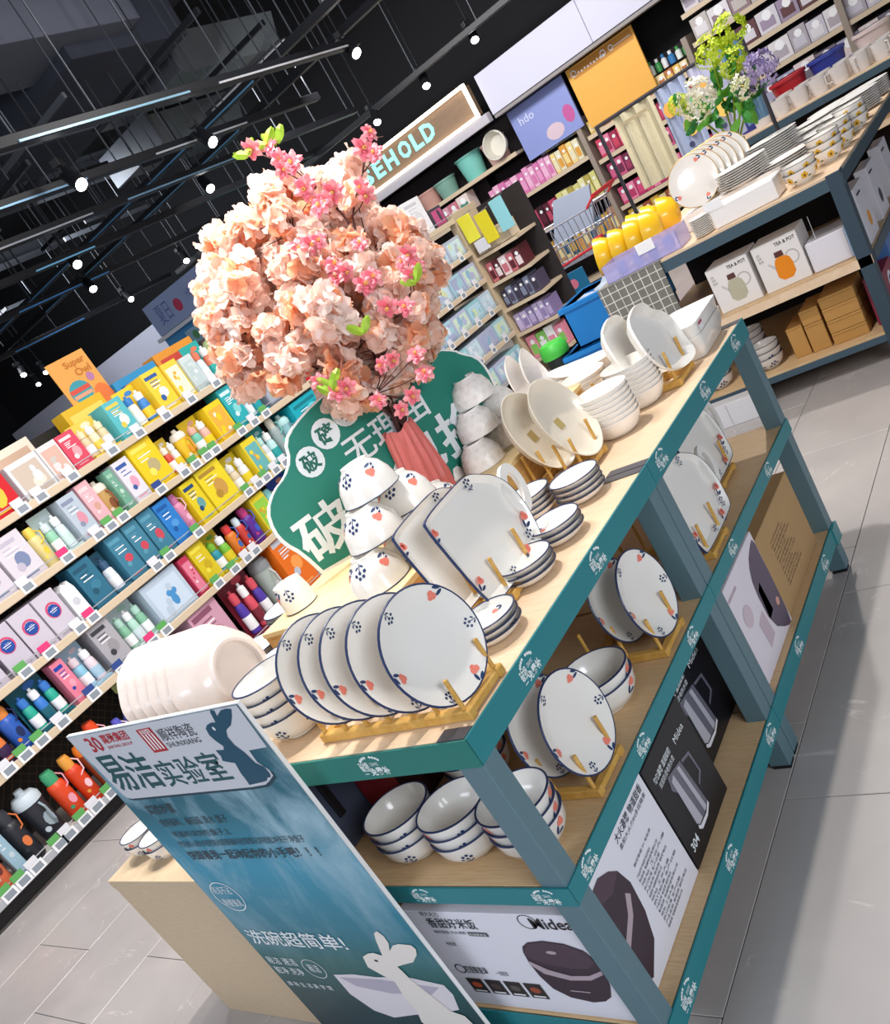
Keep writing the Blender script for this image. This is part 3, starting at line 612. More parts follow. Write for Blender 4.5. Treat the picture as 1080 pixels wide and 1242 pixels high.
# ================================================================ POSTER BOARD
def sea_mat():
    m = bpy.data.materials.new('poster_sea'); m.use_nodes = True; nt = m.node_tree; b = nt.nodes['Principled BSDF']; b.inputs['Roughness'].default_value = .4
    tc = nt.nodes.new('ShaderNodeTexCoord'); n = nt.nodes.new('ShaderNodeTexNoise'); n.inputs['Scale'].default_value = 4.2; n.inputs['Detail'].default_value = 10; n.inputs['Roughness'].default_value = .62; n.inputs['Distortion'].default_value = .5
    mp = nt.nodes.new('ShaderNodeMapping'); mp.inputs['Rotation'].default_value = (0, .6, 0); mp.inputs['Scale'].default_value = (1.6, 1, .7); sx = nt.nodes.new('ShaderNodeSeparateXYZ')
    nt.links.new(tc.outputs['Object'], mp.inputs[0]); nt.links.new(mp.outputs[0], n.inputs[0]); nt.links.new(tc.outputs['Object'], sx.inputs[0])
    g = nt.nodes.new('ShaderNodeValToRGB'); e = g.color_ramp.elements; e[0].position = 0; e[0].color = (*hx('062234'), 1); e[1].position = 1; e[1].color = (*hx('0A4C5E'), 1)
    for p, c_ in ((.20, '073F46'), (.34, '086264'), (.46, '0C7890'), (.64, '1E93B4'), (.80, '08687C')): q = e.new(p); q.color = (*hx(c_), 1)
    nt.links.new(sx.outputs[2], g.inputs[0])
    mx = nt.nodes.new('ShaderNodeMixRGB'); mx.inputs[2].default_value = (*hx('9CC0D0'), 1); r = nt.nodes.new('ShaderNodeMapRange'); r.inputs[1].default_value = .46; r.inputs[2].default_value = .66
    mu = nt.nodes.new('ShaderNodeMath'); mu.operation = 'MULTIPLY'; r2 = nt.nodes.new('ShaderNodeMapRange'); r2.inputs[1].default_value = .3; r2.inputs[2].default_value = .7
    nt.links.new(n.outputs[0], r.inputs[0]); nt.links.new(sx.outputs[2], r2.inputs[0]); nt.links.new(r.outputs[0], mu.inputs[0]); nt.links.new(r2.outputs[0], mu.inputs[1])
    nt.links.new(mu.outputs[0], mx.inputs[0]); nt.links.new(g.outputs[0], mx.inputs[1]); nt.links.new(mx.outputs[0], b.inputs['Base Color']); return m
PX = -.045; fp = FY(PX)
t = thing('poster_board', 'tall teal sea-print poster board leaning at the near end of the table', 'poster', (0, 0, 0))
MB().prism([(-.986, 0.004), (-.383, 0.004), (-.361, 1.024), (-.975, 1.034)], .001, .009, M('F4F4F4', .5), lambda u, v, t_: (u, PX + t_, v)).build('foam_board', t)
mb = MB(); poly(mb, [(-.984, .006), (-.385, .006), (-.363, 1.022), (-.973, 1.032)], fp, sea_mat()); mb.build('printed_sheet', t)
HD = [(-.972, 1.031), (-.365, 1.021), (-.372, .928), (-.425, .927), (-.428, .900), (-.413, .880), (-.415, .866), (-.437, .855), (-.455, .848), (-.50, .846), (-.93, .852), (-.945, .856), (-.952, .868)]
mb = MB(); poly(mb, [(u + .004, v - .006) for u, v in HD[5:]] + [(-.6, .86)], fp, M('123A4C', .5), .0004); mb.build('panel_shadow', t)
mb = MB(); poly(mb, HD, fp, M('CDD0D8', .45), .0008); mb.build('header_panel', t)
RB = [(-0.493, 0.991), (-0.481, 0.998), (-0.464, 1.001), (-0.453, 0.999), (-0.445, 1.022), (-0.44, 1.026), (-0.431, 1.023), (-0.435, 1.011), (-0.414, 1.021), (-0.397, 1.022), (-0.384, 1.019), (-0.397, 1.005), (-0.418, 0.988), (-0.441, 0.98), (-0.452, 0.966), (-0.451, 0.947), (-0.44, 0.927), (-0.434, 0.902), (-0.419, 0.891), (-0.418, 0.875), (-0.423, 0.867), (-0.435, 0.866), (-0.441, 0.86), (-0.456, 0.858), (-0.5, 0.855), (-0.498, 0.866), (-0.497, 0.884), (-0.49, 0.908), (-0.505, 0.912), (-0.52, 0.917), (-0.514, 0.927), (-0.515, 0.942), (-0.491, 0.94), (-0.484, 0.948), (-0.493, 0.962), (-0.498, 0.976)]
MT = M('0B4A63', .5); MG = M('0E4E55', .5); MR = M('B3202C', .5); MDK = M('26303A', .5)
mb = MB(); poly(mb, [(u, v - .003) for u, v in RB], fp, MT, .0014); disc(mb, -.470, .985, .0035, fp, M_WHITE, .0019, 8, 1.3); mb.build('rabbit_silhouette', t)
def label(par, name, txts, fn, t_=.0014):
    for q in txts:
        mb = MB(); text(mb, q[0], fn, *q[1:5], q[5], t_, q[6] if len(q) > 6 else .0); o = mb.build(name, par)
    return o
label(t, 'poster_title', [('易', -.945, .873, -.855, .972, MG, .016), ('洁', -.852, .873, -.755, .968, MG, .016), ('实', -.748, .870, -.680, .938, MG, .012), ('验', -.674, .870, -.603, .938, MG, .010), ('室', -.597, .870, -.527, .940, MG, .012)], fp)
label(t, 'red_logo', [('30', -.915, .983, -.862, 1.022, MR, .02), ('嘉荣集团', -.850, .998, -.745, 1.022, MR, .02), ('JIARONG GROUP', -.850, .983, -.75, .993, MR)], fp)
mb = MB(); rect(mb, -.706, .957, -.654, 1.015, fp, MR, .0014)
for k in range(4): rect(mb, -.698 + k * .011, .963, -.693 + k * .011, 1.002, fp, M_WHITE, .0018)
text(mb, '顺', fp, -.70, 1.002, -.66, 1.013, M_WHITE, .0018); mb.build('seal_logo', t)
label(t, 'maker_name', [('顺祥陶瓷', -.645, .978, -.528, 1.008, MDK), ('SHUNXIANG', -.645, .962, -.533, .974, MDK)], fp)
MWT = M('E9F1F5', .5)
label(t, 'poster_lines', [('实验步骤', -.912, .802, -.806, .830, MDK, .006), ('使用酱料、番茄酱 清水 盘子', -.905, .766, -.655, .788, MDK), ('将酱料涂抹在盘子上', -.895, .733, -.68, .751, MDK),
    ('然后倒入清水轻轻晃动观察酱料脱落情况并轻松冲洗干净盘子', -.905, .703, -.47, .722, MDK), ('快跟着我一起动起你的小手吧！！！', -.905, .664, -.458, .692, MDK, .01)], fp)
label(t, 'poster_badge', [('易洁不沾', -.935, .555, -.865, .580, MWT), ('陶瓷餐具', -.93, .515, -.86, .54, MWT)], fp)
mb = MB(); ring(mb, -.895, .547, .052, .003, fp, MWT, .0014, 24, .9); mb.build('badge_ring', t)
label(t, 'poster_slogan', [('洗碗超简单!', -.955, .385, -.615, .436, MWT, .012)], fp)
label(t, 'poster_small_words', [('易洁 速洁', -.965, .315, -.855, .341, MWT), ('脏净 洗净', -.965, .280, -.86, .306, MWT), ('顺 祥 生 活 美 学 馆', -.965, .235, -.80, .252, MWT), ('易洁', -.825, .298, -.785, .326, MWT)], fp)
mb = MB(); ring(mb, -.805, .31, .036, .002, fp, MWT, .0014, 24, .9); mb.build('badge_ring', t)
BW = [(-0.751, 0.295), (-0.678, 0.304), (-0.605, 0.302), (-0.502, 0.313), (-0.41, 0.299), (-0.405, .27), (-0.423, 0.221), (-0.47, 0.206), (-0.58, 0.181), (-0.661, 0.159), (-0.713, 0.176), (-0.751, 0.228)]
mb = MB(); poly(mb, BW, fp, M('E4DFE6', .5), .0008); poly(mb, [(-.735, .288), (-.60, .295), (-.43, .289), (-.47, .262), (-.6, .25), (-.70, .262)], fp, M('B8B2C4', .5), .0012); mb.build('printed_bowl', t)
RW = [(-0.59, 0.37), (-0.565, .382), (-0.545, 0.386), (-0.523, 0.379), (-0.503, 0.428), (-0.492, 0.448), (-0.478, 0.456), (-0.469, 0.442), (-.472, .42), (-0.488, 0.396), (-0.465, 0.414), (-.445, .42), (-0.41, 0.419), (-.405, .408), (-0.416, 0.39), (-0.444, 0.366), (-0.484, 0.354), (-0.504, 0.347), (-0.50, 0.333), (-0.496, 0.308), (-0.475, 0.266), (-0.451, 0.214), (-0.42, 0.203), (-.41, .16), (-.42, .12), (-.56, .12), (-0.575, 0.16), (-0.56, 0.2), (-0.565, 0.24), (-0.553, 0.294), (-0.575, 0.312), (-0.602, 0.336)]
mb = MB(); poly(mb, RW, fp, M('EFE9E2', .5), .0018); disc(mb, -.556, .361, .006, fp, M_BLACK, .0022, 8, .6); mb.build('printed_rabbit', t)
# ================================================================ TEAL SIGN behind the bowls
th = math.radians(66); U = (math.cos(th), math.sin(th)); N = (math.sin(th), -math.cos(th)); P0 = (-.70, .54)
fs_ = lambda u, v, t_: (P0[0] + U[0] * u + N[0] * t_, P0[1] + U[1] * u + N[1] * t_, v)
t = thing('scalloped_sign', 'teal scallop-edged sign with white lettering behind the flowered bowls', 'sign', (0, 0, 0))
OUT = [(.01, .9505), (.62, .9505), (.64, 1.02), (.67, 1.07), (.675, 1.13), (.665, 1.17), (.63, 1.20), (.62, 1.215), (.58, 1.24), (.53, 1.245), (.49, 1.27), (.42, 1.295), (.36, 1.30), (.30, 1.31), (.22, 1.305), (.15, 1.29), (.11, 1.27), (.095, 1.23), (.06, 1.205), (.02, 1.195), (-.02, 1.165), (-.035, 1.12), (-.03, 1.08), (-.01, 1.04)]
OUT = sm(OUT, 1)
MB().prism(OUT, -.008, 0, M('F6F6F4', .5), fs_).build('foam_board', t)
cx_ = sum(p[0] for p in OUT) / len(OUT); cy_ = sum(p[1] for p in OUT) / len(OUT)
mb = MB(); poly(mb, [(cx_ + (u - cx_) * .98, cy_ + (v - cy_) * .965) for u, v in OUT], fs_, M('17806F', .45), .0006); mb.build('teal_print', t)
for k, (ch, u, v) in enumerate((('破', .135, 1.200), ('碎', .205, 1.232), ('包', .275, 1.25), ('赔', .345, 1.255))):
    mb = MB(); disc(mb, u, v, .036, fs_, MWT, .0012, 18); text(mb, ch, fs_, u - .023, v - .023, u + .023, v + .023, M('15695C', .5), .0018, .03); mb.build('round_badge', t)
label(t, 'sign_line', [('无理由', .215, 1.125, .47, 1.20, MWT, .01)], fs_); label(t, 'sign_headline', [('破损包换', .0, .995, .60, 1.115, MWT, .02)], fs_)
MB().prism([(0, 0), (.11, 0), (0, .2)], .3, .306, M_WHITE, lambda u, v, t_: fs_(t_, .951 + v, -.009 - u)).build('rear_strut', t)
# ================================================================ BOXES UNDER THE TABLE
def carton(name, label_, cat, x0, y0, z0, x1, y1, z1, m, parts=True):
    t = thing(name, label_, cat, (0, 0, 0)); MB().box(x0, y0, z0, x1, y1, z1, m, .0015).build('carton', t); return t
WBX = M('E8E8F2', .4); PUR = M('3A2A38', .35); PUR2 = M('4E3B4A', .3); BNDM = M('B7A6B0', .3)
t = carton('rice_cooker_box', 'white rice cooker carton with printed cooker at the near end of the bottom shelf', 'box', -.47, .012, Zb, -.042, .36, Zb + .285, WBX); f = FY(.0115); g = FX(-.0418)
label(t, 'front_lettering', [('用大火力', -.412, .432, -.363, .446, MDK), ('香甜好米饭', -.409, .398, -.283, .427, MDK, .01), ('触控智能 大火沸腾', -.409, .382, -.325, .391, MDK)], f, .0006)
mb = MB(); rect(mb, -.320, .379, -.270, .390, f, MDK, .0006); text(mb, '匠银聚能釜', f, -.317, .381, -.273, .388, M_WHITE, .001); text(mb, '电饭煲', f, -.40, .345, -.375, .357, MDK, .0006); mb.build('front_caption', t)
label(t, 'brand_logo', [('Midea', -.145, .408, -.055, .436, M('1A1420', .4), .015)], f, .0006)
mb = MB(); ring(mb, -.150, .426, .021, .002, f, M('1A1420', .4), .0006, 20, .9); mb.build('logo_ring', t)
CK = [(-0.213, 0.340), (-.205, .356), (-0.186, 0.369), (-0.147, 0.376), (-0.103, 0.371), (-0.070, 0.355), (-0.058, 0.330), (-.055, .30), (-0.065, 0.26), (-0.080, 0.228), (-0.10, 0.213), (-0.13, 0.206), (-0.176, 0.214), (-0.205, 0.236), (-0.216, 0.272), (-0.218, 0.308)]
mb = MB(); poly(mb, CK, f, PUR, .0006); poly(mb, [(-.212, .34), (-.186, .367), (-.147, .374), (-.103, .369), (-.066, .35), (-.062, .325), (-.085, .306), (-.125, .302), (-.173, .31), (-.21, .325)], f, PUR2, .001)
poly(mb, [(-.218, .305), (-.198, .281), (-.146, .268), (-.098, .273), (-.062, .292), (-.060, .303), (-.095, .286), (-.137, .281), (-.182, .294), (-.214, .316)], f, BNDM, .0014)
disc(mb, -.145, .345, .012, f, BNDM, .0014, 10, .4); rect(mb, -.165, .235, -.12, .238, f, BNDM, .0014); mb.build('printed_cooker', t)
for k, cc in enumerate(('C2542C', '4A3C3A', '5A5250', 'A04A30')):
    mb = MB(); x_ = -.425 + k * .050; rect(mb, x_, .201, x_ + .042, .245, f, M('2B2424', .5), .0006); disc(mb, x_ + .021, .226, .013, f, M(cc, .5), .001, 9, .7); rect(mb, x_ + .006, .205, x_ + .036, .209, f, M_WHITE, .001); mb.build('food_picture', t)
label(t, 'kettle_badge', [('匠银聚能釜', -.405, .262, -.345, .284, MDK, .01), ('一级能效', -.325, .262, -.295, .276, MDK)], f, .0006)
mb = MB(); ring(mb, -.417, .274, .014, .003, f, MDK, .0006, 14); mb.build('kettle_badge_ring', t)
mb = MB(); poly(mb, [(.079, .424), (.109, .426), (.141, .408), (.161, .387), (.174, .342), (.166, .275), (.145, .221), (.089, .184), (.06, .2), (.05, .4)], g, PUR, .0006)
poly(mb, [(.146, .345), (.157, .331), (.132, .301), (.081, .274), (.077, .291), (.122, .315)], g, BNDM, .001); poly(mb, [(.079, .424), (.109, .426), (.141, .408), (.161, .387), (.12, .375), (.08, .39)], g, PUR2, .001); mb.build('printed_cooker_side', t)
label(t, 'side_lettering', [('大火沸腾 物道甜香', .200, .412, .342, .432, MDK, .01), ('柔和大火力IH多段精煮', .200, .396, .342, .407, MDK), ('触控智能 IH 电饭煲', .205, .345, .30, .352, MDK)], g, .0006)
for k in range(14):
    mb = MB(); text(mb, ['产品名称 电饭煲 额定电压', '制造商 电器制造有限公司', '地址 工业大道', '执行标准 生产日期'][k % 4], g, .195, .325 - k * .0105, .27 + .06 * ((k * 7) % 5) / 4, .332 - k * .0105, MDK, .0006); mb.build('small_print', t)
BK = M('17181F', .4); STL = M('B9B9C4', .3); STL2 = M('6A6A78', .3)
def kettle_box(label_, x, y0, y1, z1):
    t = carton('kettle_box', label_, 'box', x - .24, y0, Zb, x, y1, z1, BK); g = FX(x + .0002); H = z1 - Zb; W_ = y1 - y0
    tr = lambda u, v: (y0 + u * W_, Zb + v * H)
    mb = MB(); poly(mb, [tr(*p) for p in ((.23, .62), (.27, .72), (.55, .67), (.61, .20), (.50, .17), (.34, .18), (.29, .22), (.29, .55))], g, STL2, .0006)
    poly(mb, [tr(*p) for p in ((.29, .66), (.36, .68), (.42, .18), (.34, .18), (.30, .22))], g, STL, .001); poly(mb, [tr(*p) for p in ((.45, .67), (.50, .66), (.56, .19), (.50, .18))], g, STL, .001)
    poly(mb, [tr(*p) for p in ((.29, .17), (.34, .13), (.50, .13), (.61, .17), (.61, .20), (.50, .16), (.34, .17), (.30, .2))], g, M('E6E6EE', .3), .0012); mb.build('printed_kettle', t)
    mb = MB(); pts = [tr(*p) for p in ((.57, .66), (.74, .62), (.76, .40), (.63, .34), (.63, .37), (.73, .42), (.71, .60), (.57, .63))]; poly(mb, pts, g, STL2, .0006); mb.build('printed_handle', t)
    label(t, 'box_lettering', [('Midea', *tr(.62, .78), *tr(.86, .84), MWT), ('匀匀沸腾 温润如初', *tr(.08, .80), *tr(.5, .86), MWT, .01), ('双层防烫电热水壶', *tr(.12, .73), *tr(.5, .78), MWT), ('304', *tr(.06, .12), *tr(.22, .2), MWT, .02)], g, .0006); return t
kettle_box('black kettle carton with a printed steel kettle, beside the white rice cooker box', -.042, .366, .600, Zb + .275)
kettle_box('black kettle carton set back behind the centre legs on the bottom shelf', -.10, .604, .905, Zb + .262)
t = carton('blender_box', 'pale carton with printed purple appliance beyond the centre legs on the bottom shelf', 'box', -.26, .94, Zb, -.024, 1.238, Zb + .29, M('E6E0EA', .4)); g = FX(-.0238)
mb = MB(); poly(mb, sm([(1.198, .425), (1.234, .431), (1.234, .357), (1.236, .301), (1.233, .16), (1.198, .164), (1.118, .225), (1.114, .352), (1.148, .405)], 1), g, M('574B62', .35), .0006); disc(mb, 1.205, .245, .012, g, M('D9A08C', .4), .001, 12); mb.build('printed_appliance', t)
mb = MB(); poly(mb, [(1.12, .245), (1.13, .33), (1.155, .34), (1.16, .25)], g, M('E4765A', .5), .0006); poly(mb, [(1.06, .20), (1.05, .28), (1.10, .29), (1.11, .21)], g, M('C9B6C4', .5), .0006); disc(mb, 1.02, .33, .03, g, M('D2C2CC', .5), .0006); mb.build('food_picture', t)
mb = MB(); text(mb, 'SUPOR', g, .96, .40, 1.04, .42, M('B03040', .5), .0006) if 0 else rect(mb, .96, .41, 1.03, .418, g, BNDM, .0006); mb.build('printed_bar', t)
t = carton('brown_carton', 'large plain brown cardboard box at the far end of the bottom shelf', 'box', -.33, 1.25, Zb, -.03, 1.640, Zb + .25, M('B79467', .75, noise=.1, nscale=9)); g = FX(-.0298)
for k in range(12):
    mb = MB(); text(mb, ['产品参数说明', 'PRODUCT LIST', '请勿倒置轻放'][k % 3], g, 1.33 + .0 * k, .345 - k * .0125, 1.44 + .06 * ((k * 5) % 4) / 3, .351 - k * .0125, M('6A5236', .7), .0006); mb.build('stencil_print', t)
MB().box(-.19, 1.2502, Zb + .2502, -.15, 1.6398, Zb + .2508, M('A8804E', .5)).build('packing_tape', t)
MB().box(-.31, 1.2485, Zb + .01, -.05, 1.2499, Zb + .24, M('8A5A30', .8)).build('end_flap', t)
# dark boxes on the middle shelf, behind the poster
t = carton('dark_red_box', 'dark red carton with white lettering behind the poster on the middle shelf', 'box', -.60, .20, Zm, -.47, .40, .74, M('2A1014', .4)); 
MB().box(-.598, .1985, Zm + .01, -.472, .1998, .738, M('8A1E26', .4)).build('front_panel', t)
f = FY(.1982)
for k in range(5): label(t, 'box_text', [('健康不粘煎锅', -.585, .715 - k * .018, -.52 + .01 * (k % 2), .725 - k * .018, MWT)], f, .0004)
t = carton('grey_appliance', 'slate grey appliance box beside the dark red carton', 'box', -.70, .07, Zm, -.605, .38, .755, M('4A5468', .4)); MB().box(-.6046, .12, .60, -.596, .14, .70, M_BLACK, .002).build('handle', t); MB().box(-.6047, .075, Zm + .005, -.6035, .085, .75, M('D8DCE4', .4)).build('edge_trim', t)
t = carton('dark_carton', 'black carton deep on the middle shelf behind the plates', 'box', -.70, .45, Zm, -.42, .80, .76, BK); MB().box(-.4198, .47, Zm + .02, -.4192, .78, .74, M('2A2028', .4)).build('side_panel', t)
# ================================================================ CUP WALL (long shelving at the left)
LX = -3.47; LIP = M('D3BFA4', .5); MMET = M('C9CCD2', .35, .5); MLAT = M('2A2622', .8); MESHB = M('5A4632', .7)
TIERS = [(1.465, 'top'), (1.155, 'second'), (.845, 'third'), (.55, 'fourth'), (.13, 'bottom')]
def tagset(par, x, y, z, col, wd=.075, ht=.07):
    c_ = M(col, .5); o = MB().box(x, y, z - .01, x + .004, y + wd, z + ht * .55, M_WHITE).box(x + .001, y - .004, z + ht * .55, x + .006, y + wd * .8, z + ht, c_).build('price_tag', par)
    mb = MB(); rect(mb, y + .012, z - .002, y + wd - .012, z + ht * .42, FX(x + .0045), M('8E96A0', .5)); mb.build('tag_screen', o)
def gondola(name, lab, y0, y1, tiers, tags, step=None):
    t = thing(name, lab, 'shelving', (0, 0, 0))
    MB().box(LX - .47, y0, 0, LX - .45, y1, max(z for z in tiers) + .26, MLAT).build('back_panel', t)
    mb = MB(); k = 0
    zt = max(tiers) + .2
    yy = y0
    while yy < y1:      # diamond lattice on the back panel
        for sgn in (0, 1):
            yb_ = min(yy + zt - .1, y1 - .01); hh = yb_ - yy; a = (LX - .446, yy, .1 if sgn else zt); b = (LX - .446, yb_, .1 + hh if sgn else zt - hh)
            mb.add([(a[0], a[1], a[2]), (a[0], a[1] + .007, a[2]), (b[0], b[1] + .007, b[2]), (b[0], b[1], b[2])], [(0, 1, 2, 3)], MESHB)
        yy += .055
    tag(mb.build('wire_lattice', t), kind='stuff')
    for z in tiers:
        MB().box(LX - .45, y0, z - .035, LX - .015, y1, z - .012, M('D8D2CC', .5)).build('shelf_board', t)
        MB().box(LX - .015, y0, z - .045, LX, y1, z - .004, LIP if z > .2 else MMET, .003).build('shelf_lip', t)
        MB().box(LX - .004, y0, z + .022, LX - .002, y1, z + .027, MMET).build('guard_rail', t)
    MB().box(LX - .40, y0, 0, LX - .06, y1, .085, M('1C1A1A', .6)).build('plinth_base', t)
    MB().box(LX - .06, y0, 0, LX - .045, y1, .012, M('4A4644', .5)).build('floor_trim', t)
    for (tz, y, col) in tags: tagset(t, LX + .001, y, tz - .03, col)
    return t
GR, PK, BL, WT = '5FA85A', 'E23A78', '2F4A8C', 'E4E4EA'
tg = []
for z, ys in ((1.465, [1.5, 1.62, 1.83, 2.12, 2.33, 2.55, 2.77, 3.0]), (1.155, [1.26, 1.74, 1.83, 2.42, 2.52, 2.7, 2.95, 3.08, 3.2]), (.845, [1.33, 1.9, 2.0, 2.82, 3.0, 3.1]), (.55, [.62, .95, 1.7, 2.3, 2.42, 2.5]), (.13, [.42, .62, .80, 1.1])):
    for y in ys: tg.append((z, y, WT if z > 1.4 else random.choice([GR, WT, WT])))
tg += [(1.155, 1.52, PK), (1.155, 1.92, GR), (1.155, 2.22, BL), (1.155, 2.62, GR), (.845, 1.13, PK), (.845, 1.42, PK), (.845, 2.25, GR), (.845, 2.72, GR), (.845, .98, GR), (.55, .72, GR), (.55, .82, GR), (.55, 1.16, BL), (.55, 1.36, BL), (.55, 1.60, PK), (.55, 2.15, GR), (.13, .26, GR), (.13, .34, GR), (.13, .56, GR), (.13, .72, GR), (.13, .9, GR), (.13, 1.0, GR), (.845, 2.9, GR)]
gondola('cup_shelving', 'long five-tier shelving full of cups and drink bottles at the left', -.5, 4.3, [z for z, _ in TIERS], tg)
gondola('box_shelving', 'farther shelving of clear food containers right of the blossoms', 4.32, 6.28, [1.53, 1.24, .99, .73, .48, .2], [(z, y, WT) for z in (1.24, .99, .73, .48) for y in (5.3, 5.55, 5.8, 6.05)])
def blob(mb, fn, u, v, r, m, t_=.0012, e=1.0, rot=0): disc(mb, u, v, r, fn, m, t_, 10, e, rot)
def item(kind, y0, y1, z, h, ca, cb, cc, lab, grp=None, x=LX - .02, dep=None):
    W_ = y1 - y0; yc = (y0 + y1) / 2; A, B, C_ = M(ca, .42), M(cb, .45), M(cc, .45); rnd = random.Random(int(y0 * 991 + z * 77))
    cat = {'box': 'box', 'badge': 'box', 'pack': 'pack', 'bottle': 'bottle', 'tumbler': 'tumbler', 'jug': 'jug', 'case': 'box', 'bag': 'bag'}[kind]
    nm = {'box': 'gift_box', 'badge': 'badge_box', 'pack': 'blister_pack', 'bottle': 'drink_bottle', 'tumbler': 'travel_tumbler', 'jug': 'plastic_jug', 'case': 'window_box', 'bag': 'gift_bag'}[kind]
    dep = dep or min(.22, max(.08, W_ * 1.1)); t = thing(nm, lab, cat, (x, yc, z - .0115), (0, 0, rnd.uniform(-.05, .05)), grp); w2 = W_ / 2 - .003
    f = FX(.0004)
    if kind in ('box', 'badge', 'case'):
        MB().box(-dep, -w2, 0, 0, w2, h, A, .002).build('box_body', t)
        mb = MB()
        if kind == 'badge':
            ring(mb, 0, h * .6, w2 * .62, w2 * .16, f, M('D24A72', .5), .0004); blob(mb, f, 0, h * .58, w2 * .5, B, .001); rect(mb, -w2 * .34, h * .595, w2 * .34, h * .61, f, M_WHITE, .0014); rect(mb, -w2 * .28, h * .555, w2 * .22, h * .565, f, M_WHITE, .0014); rect(mb, -w2 * .1, h * .63, w2 * .24, h * .636, f, M_WHITE, .0014)
            rect(mb, -w2 * .7, h * .08, w2 * .7, h * .1, f, C_, .0004)
        elif kind == 'case':
            rect(mb, -w2 * .82, h * .08, w2 * .82, h * .86, f, B, .0004)
            for i in range(5): blob(mb, f, rnd.uniform(-.55, .55) * w2, h * rnd.uniform(.2, .75), w2 * rnd.uniform(.14, .3), C_ if i % 2 else A, .0008 + .0002 * i, rnd.uniform(.6, 1.6))
        else:
            rect(mb, -w2 * .85, h * .82, w2 * .5, h * .90, f, C_, .0004); blob(mb, f, w2 * .1, h * .45, w2 * .45, B, .0004, rnd.uniform(.8, 1.5)); blob(mb, f, -w2 * .25, h * .34, w2 * .26, C_, .001)
            for q in range(4): rect(mb, -w2 * .6, h * (.74 - .045 * q), w2 * rnd.uniform(-.1, .5), h * (.76 - .045 * q), f, M_WHITE if q % 2 else C_, .0002)
            rect(mb, -w2 * .6, h * .1, w2 * .5, h * .13, f, B, .0004)
        o = mb.build('front_print', t); tag(o, kind='stuff')
    elif kind == 'pack':
        MB().box(-.09, -w2, 0, -.085, w2, h, A, .001).build('backing_card', t)
        MB().box(-.085, -w2, 0, 0, w2, h * .08, A).build('tray', t)
        n = max(1, round(W_ / .075)); r = min(.032, w2 / n * .85)
        for i in range(n):
            yy = -w2 + (i + .5) * 2 * w2 / n
            MB().lathe([(0, h * .08), (r, h * .09), (r, h * .42), (r * .9, h * .55), (r * .55, h * .62)], B if i % 2 == 0 else C_, 14, c=(-.045, yy, 0)).build('bottle_body', t, smooth=True)
            MB().lathe([(r * .8, h * .6), (r * .84, h * .70), (r * .78, h * .76), (r * .3, h * .78), (r * .28, h * .83), (0, h * .835)], C_ if i % 2 == 0 else M_WHITE, 12, c=(-.045, yy, 0)).build('bottle_cap', t, smooth=True)
        for i in range(n):
            MB().lathe([(r * 1.02, h * .16), (r * 1.04, h * .18), (r * 1.04, h * .36), (r * 1.02, h * .38)], A if i % 2 else M_WHITE, 14, c=(-.045, -w2 + (i + .5) * 2 * w2 / n, 0)).build('bottle_label', t, smooth=True)
        mb = MB(); blob(mb, FX(-.0845), w2 * .3, h * .86, w2 * .35, C_, .0004, .5); tag(mb.build('card_print', t), kind='stuff')
    elif kind in ('bottle', 'tumbler'):
        r = w2; q = h
        if kind == 'bottle':
            MB().lathe([(0, 0), (r * .9, .002), (r, .012), (r, q * .66), (r * .88, q * .74), (r * .6, q * .78)], A, 20, c=(-r - .01, 0, 0)).build('bottle_body', t, smooth=True)
            MB().lathe([(r * .7, q * .75), (r * .74, q * .92), (r * .6, q), (0, q)], B, 18, c=(-r - .01, 0, 0)).build('bottle_cap', t, smooth=True)
            MB().tube([(-r - .01, r * .7, q * .88), (-r + .02, r * 1.05, q * .80), (-r + .03, r * .8, q * .62), (-r + .03, 0, q * .56)], .004, C_, 5).build('carry_strap', t)
        else:
            MB().lathe([(0, 0), (r * .8, .002), (r, q * .7), (r, q * .74)], A, 22, c=(-r - .01, 0, 0)).build('tumbler_body', t, smooth=True)
            MB().lathe([(r * 1.04, q * .72), (r * 1.05, q * .82), (r * .8, q * .9), (r * .35, q * .92), (r * .3, q), (0, q)], B, 20, c=(-r - .01, 0, 0)).build('tumbler_lid', t, smooth=True)
            MB().tube([(-r - .01 + r, r * .2, q * .68), (.018, r * .2, q * .6), (.02, r * .2, q * .35), (-.006, r * .2, q * .25)], .006, C_, 6).build('handle', t)
        mb = MB()
        fr = lambda u, v, tt: (-r - .01 + (r + .0012) * math.cos(u / r), (r + .0012) * math.sin(u / r), v)
        blob(mb, fr, r * .1, q * .38, r * .42, C_, 0, 1.4); blob(mb, fr, -r * .5, q * .25, r * .22, B, 0); tag(mb.build('printed_motif', t), kind='stuff')
    elif kind == 'jug':
        MB().box(-.13, -w2, 0, 0, w2, h * .86, A, .012).build('jug_body', t); MB().box(-.135, -w2 - .004, h * .85, .006, w2 + .004, h, B, .008).build('jug_lid', t)
        MB().tube([(.0, 0, h * .74), (.03, 0, h * .7), (.03, 0, h * .3), (0, 0, h * .22)], .009, C_, 6).build('handle', t)
    else:
        MB().prism([(-w2, 0), (w2, 0), (w2 * .95, h * .8), (w2 * .6, h), (w2 * .2, h * .92), (-w2 * .3, h), (-w2 * .9, h * .86)], -.08, 0, A, lambda u, v, t_: (t_, u, v)).build('bag_body', t)
        mb = MB(); blob(mb, f, 0, h * .5, w2 * .5, B); tag(mb.build('bag_print', t), kind='stuff')
    return t
